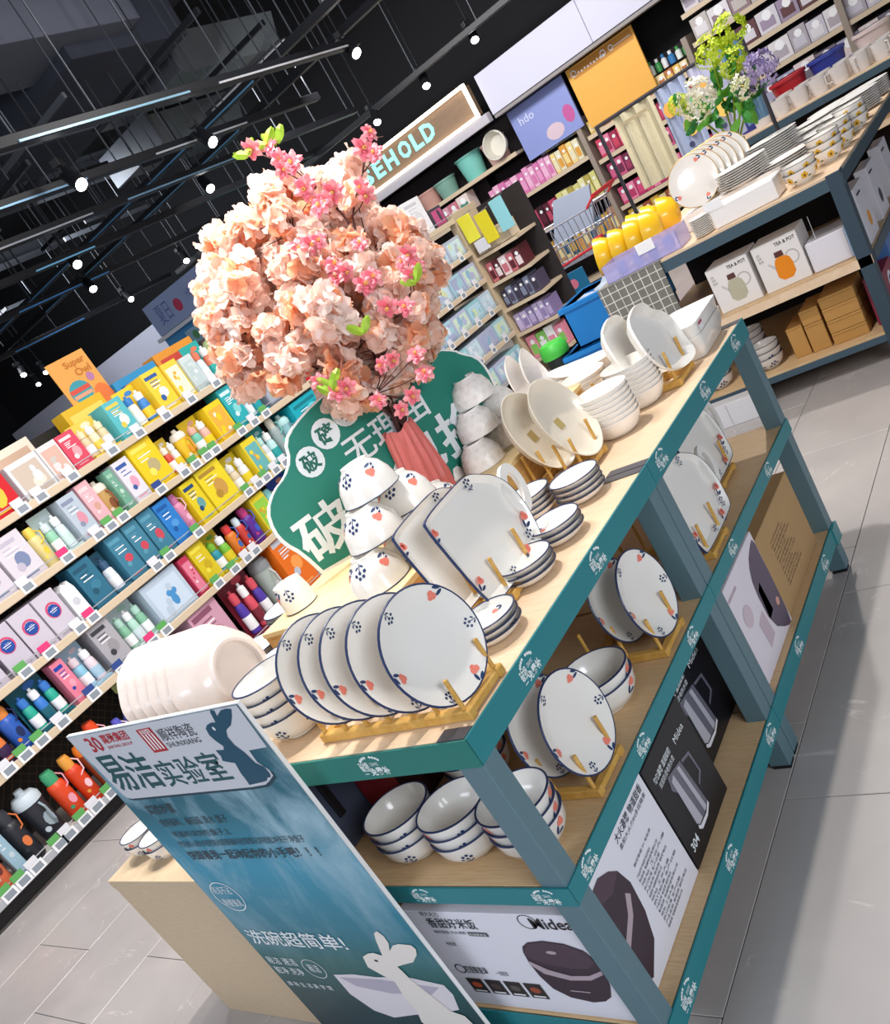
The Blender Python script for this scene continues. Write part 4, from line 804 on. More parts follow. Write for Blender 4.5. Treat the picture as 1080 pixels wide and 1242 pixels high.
def run(z, tier, specs, base='the cup wall'):
    prev = 'at its left end'
    for sp in specs:
        kind, y0, y1, h, ca, cb, cc, desc = sp
        lab = desc + ', %s shelf, %s' % (tier, prev)
        lab = ' '.join(lab.split()[:16])
        item(kind, y0, y1, z, h, ca, cb, cc, lab, 'goods on the %s shelf of %s' % (tier, base))
        prev = 'right of the ' + ' '.join(desc.split()[:3])
run(1.465, 'top', [('box', 1.36, 1.58, .25, 'CC2028', 'F0C040', 'A01820', 'red festive gift box'), ('case', 1.60, 1.80, .20, 'D8DCE0', 'C9B8A8', 'E8D8C8', 'clear pastel bottle case'), ('case', 1.80, 1.93, .20, 'E0D8D8', 'D8B0A0', 'C8C0B8', 'clear peach bottle case'),
    ('box', 1.93, 2.05, .20, 'D84860', 'F0A0A8', 'F8D8D8', 'crimson printed carton'), ('pack', 2.06, 2.26, .21, 'E8C850', 'D8C8A0', 'F0E0B8', 'amber blister pair'), ('box', 2.28, 2.42, .22, '58B8C0', 'F0F0E0', 'E8C850', 'aqua cartoon carton'), ('pack', 2.43, 2.60, .24, 'F2CC30', 'F8F0E0', '3880C8', 'yellow duck blister pair'), ('box', 2.61, 2.76, .25, 'F4D038', 'F8F4F0', '2858A0', 'yellow carton with blue duck'),
    ('case', 2.77, 2.90, .24, 'F0D040', 'F8F0D0', 'E8B030', 'yellow window box'), ('case', 2.91, 3.02, .22, 'D0DCDC', 'C0D0D0', 'F0F0F0', 'clear silver cup case'), ('pack', 3.03, 3.20, .27, '28A8A0', 'D8E8F0', 'E07858', 'teal bottle blister pair'), ('tumbler', 3.21, 3.33, .26, 'C8D4A8', 'B8C890', 'E0E8D0', 'pale green wide tumbler'), ('box', 3.34, 3.55, .26, '5A5A62', 'C8C8D0', '8A8A92', 'dark grey tall carton'), ('bottle', 3.58, 3.68, .25, 'C83048', '802030', 'E07080', 'crimson round bottle'), ('box', 3.70, 4.0, .2, '9098A8', 'C0C8D0', 'E8E8F0', 'grey plain carton')])
# second layer behind the top shelf goods
for y0, y1, h, ca, cb, cc, lb in [(1.62, 1.95, .29, 'E8DCC8', 'C8A890', '2A3A70', 'cream long carton standing behind the clear bottle cases'), (2.2, 2.5, .30, 'E8B820', 'F0D860', 'C89010', 'golden carton standing behind the amber blister'), (2.95, 3.3, .32, 'E89830', 'D04838', 'F0C860', 'orange carton standing behind the teal blister'), (2.6, 2.94, .30, '2890C8', '1858A0', 'E8C030', 'blue carton lying behind the yellow duck goods')]:
    item('case', y0, y1, 1.465, h, ca, cb, cc, lb, None, LX - .25, .12)
run(1.155, 'second', [('box', .86, 1.08, .24, 'CFC8D4', '8A90A8', 'B8B0C0', 'lavender grey carton'), ('box', 1.09, 1.27, .25, 'D4CCD6', '7A86A8', 'C0B8C8', 'tall lavender carton'), ('box', 1.28, 1.46, .25, 'D8D0D8', '7A86A8', 'BDB6C6', 'lavender carton beside the flower bottle'), ('bottle', 1.47, 1.55, .22, 'D8C888', 'F0D058', 'E8C840', 'flower-capped yellow bottle'), ('pack', 1.56, 1.70, .25, 'C8DCD8', '90C8A8', 'D0E0E8', 'mint blister pair'), ('box', 1.71, 1.83, .25, 'B8C4D0', 'D890A0', '8890A8', 'blue-grey slim carton'), ('box', 1.84, 1.93, .26, 'E8B0B8', 'D0A090', 'F0D0D0', 'pink slim carton'), ('tumbler', 1.93, 2.03, .23, 'C8A060', 'E0D8C8', '885030', 'amber strapped tumbler'), ('box', 2.03, 2.09, .24, '70A890', 'C0D8C8', 'A0C8B0', 'sage slim carton'), ('box', 2.10, 2.22, .25, 'E0DCE4', 'E8A0B8', '3858A0', 'white and pink slim carton'),
    ('box', 2.23, 2.42, .28, 'EDCB1F', 'B8A878', 'F4E060', 'tall yellow carton with grey bear'), ('pack', 2.44, 2.56, .22, 'E8C830', 'D04838', 'F0E8E0', 'red and yellow blister'), ('tumbler', 2.57, 2.67, .22, 'F0C830', 'E8E0D0', 'E8A030', 'yellow bear tumbler'), ('pack', 2.68, 2.84, .23, 'EFCF22', '70C0A8', 'E8B0A0', 'yellow card pair with teal lids'), ('case', 2.85, 3.0, .23, 'F0CC20', 'E8B040', 'F8F0D8', 'yellow honey window box'), ('box', 3.01, 3.14, .27, '28A8B0', '80D0D0', 'D0F0F0', 'turquoise carton'), ('pack', 3.15, 3.32, .27, '20A0AC', 'B8D8E0', '90C8D0', 'turquoise bottle blister pair'), ('case', 3.33, 3.48, .26, '787C88', 'A0A8B8', 'A8D048', 'grey case with lime stripe'), ('bottle', 3.50, 3.58, .22, '3858B0', 'C83040', 'E8E8F0', 'blue bottle with red cap'), ('bottle', 3.60, 3.68, .22, 'C83848', '2848A0', 'F0F0F0', 'red bottle with blue cap'), ('box', 3.72, 4.1, .24, 'C01828', 'E04858', '2850A8', 'wide red carton')])
run(.845, 'third', [('box', .78, .95, .23, 'C8C0CC', '9090A8', 'B0A8B8', 'grey lavender carton'), ('badge', .97, 1.11, .24, 'C6BECB', '1E4A9A', 'A8A0B0', 'grey carton with round blue badge, left'), ('badge', 1.115, 1.255, .24, 'CAC2CE', '1E4A9A', 'A8A0B0', 'grey carton with round blue badge, middle'), ('badge', 1.26, 1.40, .24, 'CCC4D0', '1E4A9A', 'A8A0B0', 'grey carton with round blue badge, right'), ('bag', 1.41, 1.50, .22, 'F0F0F2', 'C8C8D0', 'E0E0E8', 'white crumpled gift bag'),
    ('box', 1.52, 1.66, .26, '2F6C86', '3A7A94', '1F5068', 'dark teal carton'), ('pack', 1.67, 1.77, .24, '3A7088', 'E0E8F0', '385878', 'white flask pack on teal card'), ('box', 1.78, 1.90, .27, '3E7C96', 'C84858', '5898B0', 'teal carton with red seal, first'), ('box', 1.905, 2.02, .27, '427F98', 'C84858', '5898B0', 'teal carton with red seal, second'), ('box', 2.025, 2.14, .27, '3E7C96', 'C84858', '5898B0', 'teal carton with red seal, third'), ('box', 2.145, 2.27, .26, '2C7CC8', '5098D8', '1858A0', 'bright blue carton'), ('bottle', 2.28, 2.36, .25, 'D888A8', 'C870A0', 'F0C0D0', 'pink tall flask'),
    ('box', 2.37, 2.50, .26, 'E3CB22', '68A0A0', '204878', 'yellow carton with blue lettering'), ('box', 2.51, 2.72, .27, 'E8D228', 'C89848', 'B08830', 'tall yellow carton with bears'), ('pack', 2.74, 2.92, .24, 'E8D02A', 'D8C8B0', 'E8E8E8', 'yellow card with white cups'), ('case', 2.93, 3.06, .25, 'E8D030', '68B0B0', 'E8A040', 'yellow window box with blue bird'), ('pack', 3.07, 3.22, .27, '28A0A0', 'D0D8E0', 'B8E0E0', 'sea green bottle blister'), ('bottle', 3.23, 3.31, .27, '98A8A8', 'D8D0C0', '70C0B8', 'grey steel flask'), ('tumbler', 3.32, 3.43, .25, '90C0C8', 'B0D8D8', '588890', 'pale aqua tumbler'), ('box', 3.45, 3.8, .26, '18A8B8', '60D0D8', '107888', 'cyan wide carton')])
run(.55, 'fourth', [('tumbler', .50, .59, .23, '7A2A50', '3A2A70', 'D86040', 'plum printed tumbler'), ('pack', .60, .76, .24, '3A2048', 'B03858', 'E07838', 'purple blister pair'), ('bottle', .77, .87, .24, '2858B0', 'E08838', '182858', 'royal blue strapped bottle'), ('pack', .89, 1.10, .26, '186070', '28A890', '3878C8', 'sea green flask blister pair'), ('box', 1.12, 1.20, .24, 'E88098', 'F0A0B0', '2040A0', 'salmon pink carton'), ('pack', 1.21, 1.36, .25, 'A8C8DC', '88C0D8', 'E0D0D8', 'pale blue kettle cup pack'), ('box', 1.38, 1.52, .26, 'ABA8AE', '989498', '3A3A40', 'warm grey gift carton'), ('pack', 1.54, 1.74, .26, 'D0E0E4', '80B898', 'B0D8C8', 'white card with mint mug'), ('case', 1.76, 2.04, .25, 'B8C8D8', 'C8D8E8', '4890C8', 'light blue window case'),
    ('case', 2.06, 2.14, .24, 'C03858', 'E08098', 'F0D0D8', 'rose slim carton'), ('box', 2.15, 2.28, .26, 'D8C020', 'C8A818', 'E8D848', 'mustard yellow carton'), ('pack', 2.29, 2.45, .25, 'DCC828', '2890A0', '78B838', 'yellow card with parrot bottle'), ('bottle', 2.46, 2.54, .22, 'D87828', 'D83838', '3068B8', 'orange beaked bottle'), ('bottle', 2.55, 2.62, .22, 'C84038', 'D8E8F0', '2858A0', 'red printed bottle'), ('bottle', 2.63, 2.72, .24, '5A2890', 'C03880', '3858C0', 'violet flask'), ('case', 2.73, 2.86, .25, 'E0C828', '90C848', 'D8A030', 'yellow window case by the violet flask'), ('bottle', 2.87, 2.97, .23, '58B8C0', '88D0D0', 'E8D050', 'aqua rounded bottle'), ('pack', 2.98, 3.16, .25, '2848A8', '88C8E0', 'E89878', 'blue card with pastel cups'), ('box', 3.17, 3.42, .29, '18B0B8', '50D0D0', '108898', 'large cyan carton'), ('bottle', 3.45, 3.56, .26, '186068', '30A0A0', '103840', 'dark teal flask')])
run(.13, 'bottom', [('tumbler', .06, .16, .27, 'C85838', 'E07848', '803020', 'orange red tumbler'), ('bottle', .18, .27, .26, 'D86848', 'C8C0C0', '903828', 'coral strapped bottle'), ('bottle', .29, .38, .27, 'E07048', 'D8B8B0', '703028', 'coral netted bottle'), ('box', .39, .45, .26, '98B8C8', 'C0D0D8', 'A0C0D0', 'pale blue slim carton'), ('bottle', .46, .56, .29, '23252C', '30323A', 'E07840', 'black sports flask'), ('tumbler', .58, .72, .30, '2A2C34', 'C8D4DC', '98A8B0', 'white over black thermos pot'), ('bottle', .74, .84, .28, 'E04820', '40A070', 'F0A0B0', 'orange flask with green top'), ('bottle', .85, .94, .28, 'D84018', 'E8A040', 'F8C8D0', 'deep orange flask'), ('tumbler', .95, 1.04, .30, '8A4020', 'E07820', '3A2018', 'brown glass tumbler'), ('bottle', 1.05, 1.15, .32, 'E87018', 'E84818', 'F0B0C0', 'tall tangerine flask'),
    ('bottle', 1.18, 1.25, .24, 'D03048', '5858C0', 'E8D0E0', 'red and violet small bottle'), ('bag', 1.26, 1.34, .22, '5058B0', 'D84060', '88A0D0', 'violet shiny bag'), ('jug', 1.36, 1.50, .36, '8CD8B8', 'D4E890', 'A8E0C8', 'mint green water jug'), ('jug', 1.53, 1.64, .33, '90C8B8', 'B8E8D8', '70B0A0', 'sea green small jug'), ('tumbler', 1.68, 1.80, .37, '70C8C8', '98D8D0', 'B8C860', 'aqua lidded tumbler'), ('box', 1.88, 2.12, .40, 'CF9BB0', 'B87890', '8A5068', 'dusty pink gift carton'), ('pack', 2.20, 2.46, .40, '782030', '5038A0', 'D85060', 'maroon blister with purple bottle'), ('tumbler', 2.48, 2.62, .40, 'A8B4AC', '888C90', 'C8C8C8', 'glass and steel kettle'), ('box', 2.64, 2.86, .42, 'E87018', 'F8A050', 'C0C4D0', 'orange carton with steel cup'), ('tumbler', 2.88, 3.02, .40, 'B0B4C0', 'D0D4DC', '8088A0', 'brushed steel tumbler'), ('box', 3.04, 3.4, .42, 'E0601C', 'F09040', 'B8BCC8', 'deep orange wide carton')])
# far section : clear food containers
k = 0
for z, tn in ((1.24, 'upper'), (.99, 'second'), (.73, 'third'), (.48, 'lower'), (.2, 'lowest')):
    y = 5.0
    for j in range(5):
        wd = [.22, .26, .24, .2, .28][(j + k) % 5]
        if y + wd > 6.26: break
        item('case', y, y + wd, z, .17, ['A8D0DC', 'B8BCD8', '98C8D0', 'C0D0E0', 'B0B8D0'][(j + k) % 5], ['C8E0E8', 'A8B0D0', 'D0E4D0', 'B8D8E8'][(j + k) % 4], ['90B8D0', 'D8E0A8', 'E0E8F0'][(j + k) % 3], 'clear bluish food container, number %s from the right, %s tier past the blossoms' % (['five', 'four', 'three', 'two', 'one'][j], tn), 'food containers'); y += wd + .012
    k += 2
for i, (y0, y1, z, h, ca, cb, cc, kd, lb) in enumerate([(4.5, 4.8, 1.53, .22, 'E8DCD8', 'C8A8A0', 'F0E8E0', 'case', 'cream window box left on top of the container shelving'), (4.85, 5.1, 1.53, .3, 'F0F0F2', 'C8D0C8', '90A898', 'box', 'white carton with green print on the container shelving'), (5.15, 5.4, 1.53, .22, 'E8D8D0', 'D8A890', 'C89088', 'case', 'peach jar set on the container shelving'), (5.45, 5.65, 1.53, .24, 'F0E8E4', 'F0A050', 'E8C080', 'case', 'white case with orange slices on the container shelving'), (5.7, 6.0, 1.53, .3, 'F2F2F4', 'E0E0E4', 'D0D0D8', 'box', 'plain white carton at the right of the container shelving'), (6.02, 6.22, 1.53, .16, '4A4048', 'C85888', 'B04878', 'case', 'dark case with pink scissors on the container shelving')]):
    item(kd, y0, y1, z, h, ca, cb, cc, lb)
# posters standing on the shelving
t = thing('orange_poster', 'orange cartoon poster with striped balloon standing on the cup shelving', 'poster', (0, 0, 0)); f = FX(-3.749)
MB().box(-3.755, 2.32, 1.46, -3.75, 2.595, 2.0, M('E9A54E', .5)).build('poster_board', t)
label(t, 'poster_lettering', [('Super', 2.42, 1.925, 2.57, 1.975, M('C8741C', .5), .03), ('Owl', 2.46, 1.875, 2.57, 1.92, M('C8741C', .5), .03)], f, .0006)
mb = MB(); disc(mb, 2.42, 1.80, .075, f, M('3A9AA8', .5), .0006, 18, .85); rect(mb, 2.35, 1.80, 2.49, 1.825, f, M('D85040', .5), .001); rect(mb, 2.355, 1.77, 2.485, 1.79, f, M('E0A080', .5), .001); mb.build('balloon_print', t)
mb = MB(); disc(mb, 2.44, 1.68, .055, f, M('4A3A8C', .5), .0006, 14, 1.2); disc(mb, 2.54, 1.72, .06, f, M('E87838', .5), .0006, 14, 1.3); disc(mb, 2.53, 1.85, .025, f, M('B878A8', .5), .0006); mb.build('animal_print', t)
# far display of blue goods on the back wall, left
t = thing('blue_poster', 'far pale blue header board above the distant blue display', 'poster', (0, 0, 0)); f = FY(6.499)
MB().box(-7.75, 6.5, 2.18, -6.60, 6.53, 2.53, M('A8B8E0', .5)).build('header_board', t); MB().box(-7.80, 6.46, 2.13, -6.4, 6.55, 2.17, M('F0F0F4', .5)).build('header_ledge', t)
mb = MB(); disc(mb, -7.2, 2.34, .07, f, M('D84868', .5), .0006); mb.build('rose_print', t); label(t, 'header_lettering', [('夏日', -7.6, 2.26, -7.35, 2.46, M('6878B8', .5)), ('HELLO', -7.0, 2.34, -6.75, 2.42, M('7888C0', .5))], f, .0006)
MB().box(-7.8, 6.56, 0, -6.3, 6.6, 2.53, M('58A8D8', .5)).build('blue_backdrop', t)
for i, (x0, x1, z0, z1, c_, lb) in enumerate([(-7.6, -7.15, 1.72, 2.0, '4A90D8', 'far bright blue carton under the pale header'), (-7.1, -6.8, 1.72, 2.05, '9AC0D8', 'far pale carton with flowers under the header'), (-6.75, -6.45, 1.72, 2.1, 'C8D0E0', 'far white basket of pink flowers')]):
    t = thing('display_carton', lb, 'box', (0, 0, 0)); MB().box(x0, 6.25, z0, x1, 6.5, z1, M(c_, .5), .006).build('carton', t)
    mb = MB(); disc(mb, (x0 + x1) / 2, z1 - .08, .05, FY(6.2495), M(['3070C0', '60A070', 'D03898'][i], .5), .0006); mb.build('front_print', t)
t = thing('blue_display_stand', 'far white stand under the blue cartons', 'stand', (0, 0, 0)); MB().box(-7.75, 6.2, 0, -6.4, 6.55, 1.70, M('8FA8B8', .5)).build('stand_body', t); MB().box(-7.8, 6.15, 1.70, -6.35, 6.56, 1.72, M('E8E8EC', .5)).build('stand_top', t)
# ================================================================ BLOSSOM BRANCHES in the coral vase
CLUMPS = [[(-678,847,1557),(-746,755,1578),(-608,838,1495),(-569,722,1413),(-700,740,1440),(-698,797,1595),(-750,823,1421),(-806,868,1468),(-703,859,1484),(-706,851,1394),(-807,772,1463),(-713,715,1475),(-839,820,1500),(-578,766,1413),(-683,816,1465),(-544,806,1511),(-616,752,1488),(-772,856,1528),(-792,757,1410),(-620,725,1384),(-638,785,1597),(-715,795,1432),(-765,757,1514),(-815,818,1439),(-719,802,1557),(-733,721,1416),(-558,847,1489),(-724,774,1493),(-622,748,1430),(-690,770,1530),(-592,839,1441),(-791,795,1542)],[(-724,978,1404),(-688,917,1508),(-791,893,1434),(-626,943,1429),(-695,1064,1428),(-640,1057,1538),(-737,910,1448),(-696,1036,1544),(-733,972,1493),(-622,1016,1509),(-605,911,1463),(-774,970,1419),(-596,1012,1450),(-711,1003,1515),(-733,933,1410),(-672,989,1461),(-747,1061,1491),(-680,906,1388),(-626,1016,1401),(-671,919,1456),(-736,1015,1433),(-692,971,1376),(-790,1023,1500),(-619,967,1529),(-692,1028,1467),(-666,882,1426),(-662,977,1554)],[(-762,1107,1717),(-546,1213,1624),(-603,1152,1587),(-628,1041,1694),(-589,1053,1639),(-716,1085,1569),(-698,1067,1638),(-680,1151,1699),(-665,1045,1621),(-660,1113,1667),(-630,1162,1717),(-648,1132,1566),(-496,1077,1681),(-500,1169,1698),(-610,1212,1575),(-613,1109,1737),(-666,1192,1607),(-509,1158,1586),(-559,1170,1634),(-604,1108,1580),(-667,1195,1717)],[(-735,944,1639),(-782,1079,1690),(-716,938,1600),(-717,900,1702),(-743,967,1683),(-669,993,1683),(-799,887,1590),(-765,921,1717),(-719,992,1720),(-845,931,1633),(-684,982,1636),(-829,963,1553),(-729,839,1617),(-767,1041,1638),(-806,861,1640),(-737,996,1583),(-736,1055,1699),(-846,837,1563),(-826,954,1685),(-777,1025,1592),(-759,864,1597),(-783,995,1661),(-845,876,1627),(-680,940,1701),(-802,917,1658),(-746,849,1661),(-815,1025,1615),(-722,906,1555),(-772,818,1629),(-774,983,1614),(-817,1031,1678)],[(-548,1176,1443),(-404,1122,1400),(-503,1076,1293),(-563,1186,1526),(-487,1222,1489),(-406,1097,1448),(-581,1061,1485),(-489,1130,1409),(-543,1099,1485),(-444,1189,1438),(-529,1086,1420),(-622,1076,1350),(-480,1183,1530),(-529,1115,1346),(-560,1039,1387),(-435,1134,1471),(-405,1042,1363),(-582,1079,1438),(-514,1209,1457),(-584,1154,1425),(-513,1159,1471),(-441,1064,1340)],[(-388,975,1460),(-381,1012,1418),(-476,932,1448),(-469,971,1544),(-437,1111,1534),(-446,1026,1481),(-530,1012,1461),(-435,932,1537),(-366,1025,1457),(-396,1047,1511),(-525,960,1533),(-514,909,1494),(-511,1054,1517),(-413,1021,1624),(-364,1076,1492),(-422,901,1487),(-422,1084,1490),(-463,866,1542),(-498,1089,1567)],[(-608,913,1617),(-536,909,1668),(-526,972,1588),(-581,995,1688),(-548,1022,1732),(-607,989,1585),(-645,906,1699),(-504,897,1560),(-516,976,1636),(-652,938,1583),(-510,921,1599),(-478,1017,1621),(-475,994,1683),(-652,840,1638),(-500,832,1572),(-548,826,1577),(-564,926,1713),(-589,974,1735),(-539,880,1579),(-534,1017,1649)],[(-584,869,1288),(-539,850,1242),(-613,917,1237),(-482,977,1249),(-643,981,1283),(-579,961,1323),(-537,970,1355),(-570,849,1379),(-599,788,1290),(-544,768,1267),(-587,1020,1316),(-476,1039,1266),(-639,857,1342),(-646,929,1264),(-534,938,1296),(-656,887,1263),(-513,904,1249),(-609,830,1320),(-557,924,1344)],[(-456,815,1417),(-529,804,1445),(-420,847,1359),(-453,939,1388),(-520,823,1385),(-461,799,1474),(-511,771,1488),(-462,867,1259),(-358,931,1358),(-498,772,1302),(-413,884,1409),(-494,762,1346),(-413,965,1364),(-423,1021,1287),(-404,912,1310),(-498,892,1330),(-520,851,1450),(-529,804,1331),(-483,782,1434),(-432,925,1241),(-457,982,1365),(-500,807,1254),(-448,916,1292),(-387,926,1421)]]
TWIGS = {'main':[(-485,905,1136),(-459,913,1248),(-437,930,1381),(-438,944,1469),(-436,965,1536),(-445,989,1598),(-460,995,1638),(-480,1001,1686),(-526,1011,1762),(-578,994,1825)],'fork':[(-436,965,1536),(-433,999,1595),(-419,1028,1627),(-405,1075,1661),(-376,1129,1714)],'right':[(-482,907,1134),(-453,887,1213),(-427,891,1287),(-398,915,1339),(-367,940,1386),(-348,985,1438)],'low':[(-488,903,1138),(-472,862,1202),(-479,793,1251),(-518,765,1297),(-560,745,1337)],'mid':[(-438,944,1469),(-453,919,1505),(-473,912,1558),(-514,894,1599)]}
PINKS = {'main':[(-512,912,1815),(-483,933,1803),(-472,926,1770),(-453,934,1748),(-472,915,1746),(-443,913,1689),(-416,917,1647),(-437,922,1697),(-426,905,1643),(-399,936,1653),(-411,846,1501),(-429,831,1503),(-371,865,1463),(-378,895,1534),(-387,847,1459),(-359,842,1396)],'fork':[(-316,1046,1713),(-333,1019,1694),(-317,1024,1673),(-352,970,1631),(-347,964,1611)],'right':[(-303,929,1463),(-295,923,1434),(-309,904,1425),(-330,859,1376),(-317,913,1456)],'low':[(-499,681,1342),(-458,700,1304),(-476,684,1307),(-412,714,1246),(-379,724,1205),(-356,752,1217),(-393,762,1303),(-333,809,1283),(-327,793,1242),(-373,779,1301)],'mid':[(-478,829,1592),(-458,845,1586),(-443,859,1585),(-469,830,1577),(-428,843,1526)]}
LEAVES = [(-484,926,1806),(-465,939,1796),(-478,684,1324),(-479,675,1308),(-405,781,1378),(-300,897,1407),(-517,896,1809)]

MOUTH = Vector((-.53, .868, 1.148)); V = lambda p: Vector(p) / 1000
M_PALE = [M('FFE2D2', .5, transl=.5), M('FFC9A2', .5, transl=.6), M('FFF1EA', .5, transl=.42)]
M_PINK = [M('F38A98', .55, transl=.25), M('F7A6AC', .55, transl=.25), M('EE7488', .55, transl=.2)]
M_TWIG = M('4A2420', .7); M_LEAF = M('A4CC3C', .5, transl=.3); M_STAM = M('F2C26A', .6)
def petal(mb, c, d, side, L, Wd, m, rnd, curl=.3, nu=3, nv=4):
    """a ruffled petal from c along unit d, width along side"""
    nrm = d.cross(side).normalized(); vs = []
    for j in range(nv + 1):
        v = j / nv
        for i in range(nu + 1):
            u = i / nu * 2 - 1; ww = Wd * math.sin(PI * min(1, .18 + v * .82) * .86) * (1 if v < .98 else .9)
            vs.append(c + d * (L * v) + side * (u * ww) + nrm * (curl * L * v * v + rnd.uniform(-.16, .16) * L * v + .12 * L * u * u))
    mb.add(vs, [(j * (nu + 1) + i, j * (nu + 1) + i + 1, (j + 1) * (nu + 1) + i + 1, (j + 1) * (nu + 1) + i) for j in range(nv) for i in range(nu)], m)
def rdir(rnd):
    while True:
        v = Vector((rnd.uniform(-1, 1), rnd.uniform(-1, 1), rnd.uniform(-1, 1)))
        if .1 < v.length < 1: return v.normalized()
def clump_mesh(seed, n=11, R=.043):
    rnd = random.Random(seed); mb = MB()
    for i in range(n):
        d = rdir(rnd); base = d * R * rnd.uniform(.25, .6); m = M_PALE[rnd.choice([0, 0, 1, 2])]; ax = d.orthogonal().normalized()
        for k in range(4):
            a = 2 * PI * k / 4 + rnd.uniform(-.3, .3); s_ = (Matrix.Rotation(a, 3, d) @ ax); dd = (s_ * .8 + d * .65).normalized()
            petal(mb, base, dd, dd.cross(d).normalized(), R * rnd.uniform(.62, .95), R * .44, m, rnd, .22, 3, 4)
    return mb.mesh('pale_blossom', True)
CM = [clump_mesh(s) for s in range(5)]
def pink_mesh(seed, R=.026):
    rnd = random.Random(seed); mb = MB(); d = Vector((0, 0, 1))
    for lay, (n, sc, up, mi) in enumerate(((6, 1, .25, 0), (5, .78, .6, 1), (4, .5, 1.1, 2))):
        for k in range(n):
            a = 2 * PI * (k + .5 * lay) / n + rnd.uniform(-.12, .12); s_ = Vector((math.cos(a), math.sin(a), 0)); dd = (s_ + d * up).normalized()
            petal(mb, Vector((0, 0, 0)), dd, dd.cross(d).normalized(), R * sc, R * .36 * (.6 + .4 * sc), M_PINK[(mi + (k % 2)) % 3], rnd, .2, 2, 3)
    for k in range(7):
        a = 2 * PI * k / 7; mb.box(.003 * math.cos(a) - .0008, .003 * math.sin(a) - .0008, .004, .003 * math.cos(a) + .0008, .003 * math.sin(a) + .0008, .013, M_STAM)
    return mb.mesh('pink_blossom', True)
PM = [pink_mesh(s) for s in range(4)]
def bez(a, b, lift, n=9):
    mid = (a + b) / 2 + Vector((0, 0, lift)); return [a * (1 - t) ** 2 + mid * 2 * t * (1 - t) + b * t * t for t in [i / n for i in range(n + 1)]]
PLACE = ['leftmost and lowest', 'upper left', 'top', 'middle', 'right', 'lower middle', 'upper middle', 'lower left', 'far right']
order = sorted(range(len(CLUMPS)), key=lambda k: sum(p[0] for p in CLUMPS[k]) / len(CLUMPS[k]))
for rank, k in enumerate(order):
    cl = [V(p) for p in CLUMPS[k]]; ce = sum(cl, Vector()) / len(cl); rnd = random.Random(k)
    base = MOUTH + Vector((.012 * math.cos(k * 2.2), .012 * math.sin(k * 2.2), 0))
    t = thing('cherry_branch', 'peach-white artificial cherry branch, %s by distance out from the lit side of the bouquet' % ['first', 'second', 'third', 'fourth', 'fifth', 'sixth', 'seventh', 'eighth', 'ninth'][rank], 'branch', base, group='peach-white cherry branches in the coral vase')
    mb = MB(); pts = [base + Vector((0, 0, -.12))] + bez(base, ce, .05); mb.tube([p - base for p in pts], [.0035] * 4 + [.0028] * (len(pts) - 4), M_TWIG, 6)
    for p in cl:
        q = min(pts[3:], key=lambda a: (a - p).length + .6 * (a - base).length * 0); mb.tube([q - base, (q + p) / 2 - base + Vector((0, 0, .006)), p - base], [.0018, .0015, .001], M_TWIG, 4)
    mb.build('branch_stem', t)
    for i, p in enumerate(cl):
        inst('blossom', CM[(i + k) % 5], t, p - base, (rnd.uniform(0, 6), rnd.uniform(0, 6), rnd.uniform(0, 6)), [rnd.uniform(.78, 1.05)] * 3)
VIEW = Vector((1.43, -1.66, .35)).normalized()   # the open, aisle-facing side of the bouquet
BR_L = {'main': 'long dark plum branch with pink blossoms reaching up to the left tip', 'fork': 'upright pink plum twig ending in front of the lit sign', 'right': 'pink plum twig rising at the right side of the bouquet', 'low': 'low pink plum twig hanging over the vase and teal sign', 'mid': 'short pink plum twig across the middle of the bouquet'}
for nm in ('main', 'fork', 'right', 'low', 'mid'):
    pts = [V(p) for p in TWIGS[nm]]
    if nm in ('main', 'right', 'low'): pts[0] = MOUTH + Vector((.01 if nm == 'main' else -.008, .0 if nm == 'low' else .01, 0))
    base = pts[0]; rnd = random.Random(len(nm)); t = thing('plum_branch', BR_L[nm], 'branch', base)
    r0 = .0048 if nm == 'main' else .0026; n = len(pts)
    if nm in ('main', 'right', 'low'): pts = [base + Vector((0, .0, -.12))] + pts; n += 1
    mb = MB(); mb.tube([p - base for p in pts], [r0 * (1 - .72 * i / n) for i in range(n)], M_TWIG, 7)
    for q in PINKS[nm]:
        f_ = V(q); a = min(pts[1:], key=lambda v: (v - f_).length); mb.tube([a - base, (a + f_) / 2 - base + Vector((0, 0, -.004)), f_ - base], [.0018, .0014, .0012], M_TWIG, 4)
        if rnd.random() < .5: e = a + (f_ - a) * .6 + rdir(rnd) * .03; mb.tube([a - base, e - base], [.0014, .0008], M_TWIG, 4)
    mb.build('branch_stem', t)
    for i, q in enumerate(PINKS[nm]):
        d = (VIEW + rdir(rnd) * .7).normalized(); inst('blossom', PM[i % 4], t, V(q) - base, d.to_track_quat('Z', 'Y').to_euler(), [rnd.uniform(.72, 1.02)] * 3)
    if nm == 'main':
        for q in LEAVES:
            p = V(q); mb = MB()
            for s in (1, -1):
                d = (Vector((s * .6, s * .4, .6)) + rdir(rnd) * .3).normalized(); petal(mb, Vector((0, 0, 0)), d, d.cross(VIEW).normalized(), .038, .010, M_LEAF, rnd, .1, 2, 4)
            mb.build('leaf', t, p - base, smooth=True)
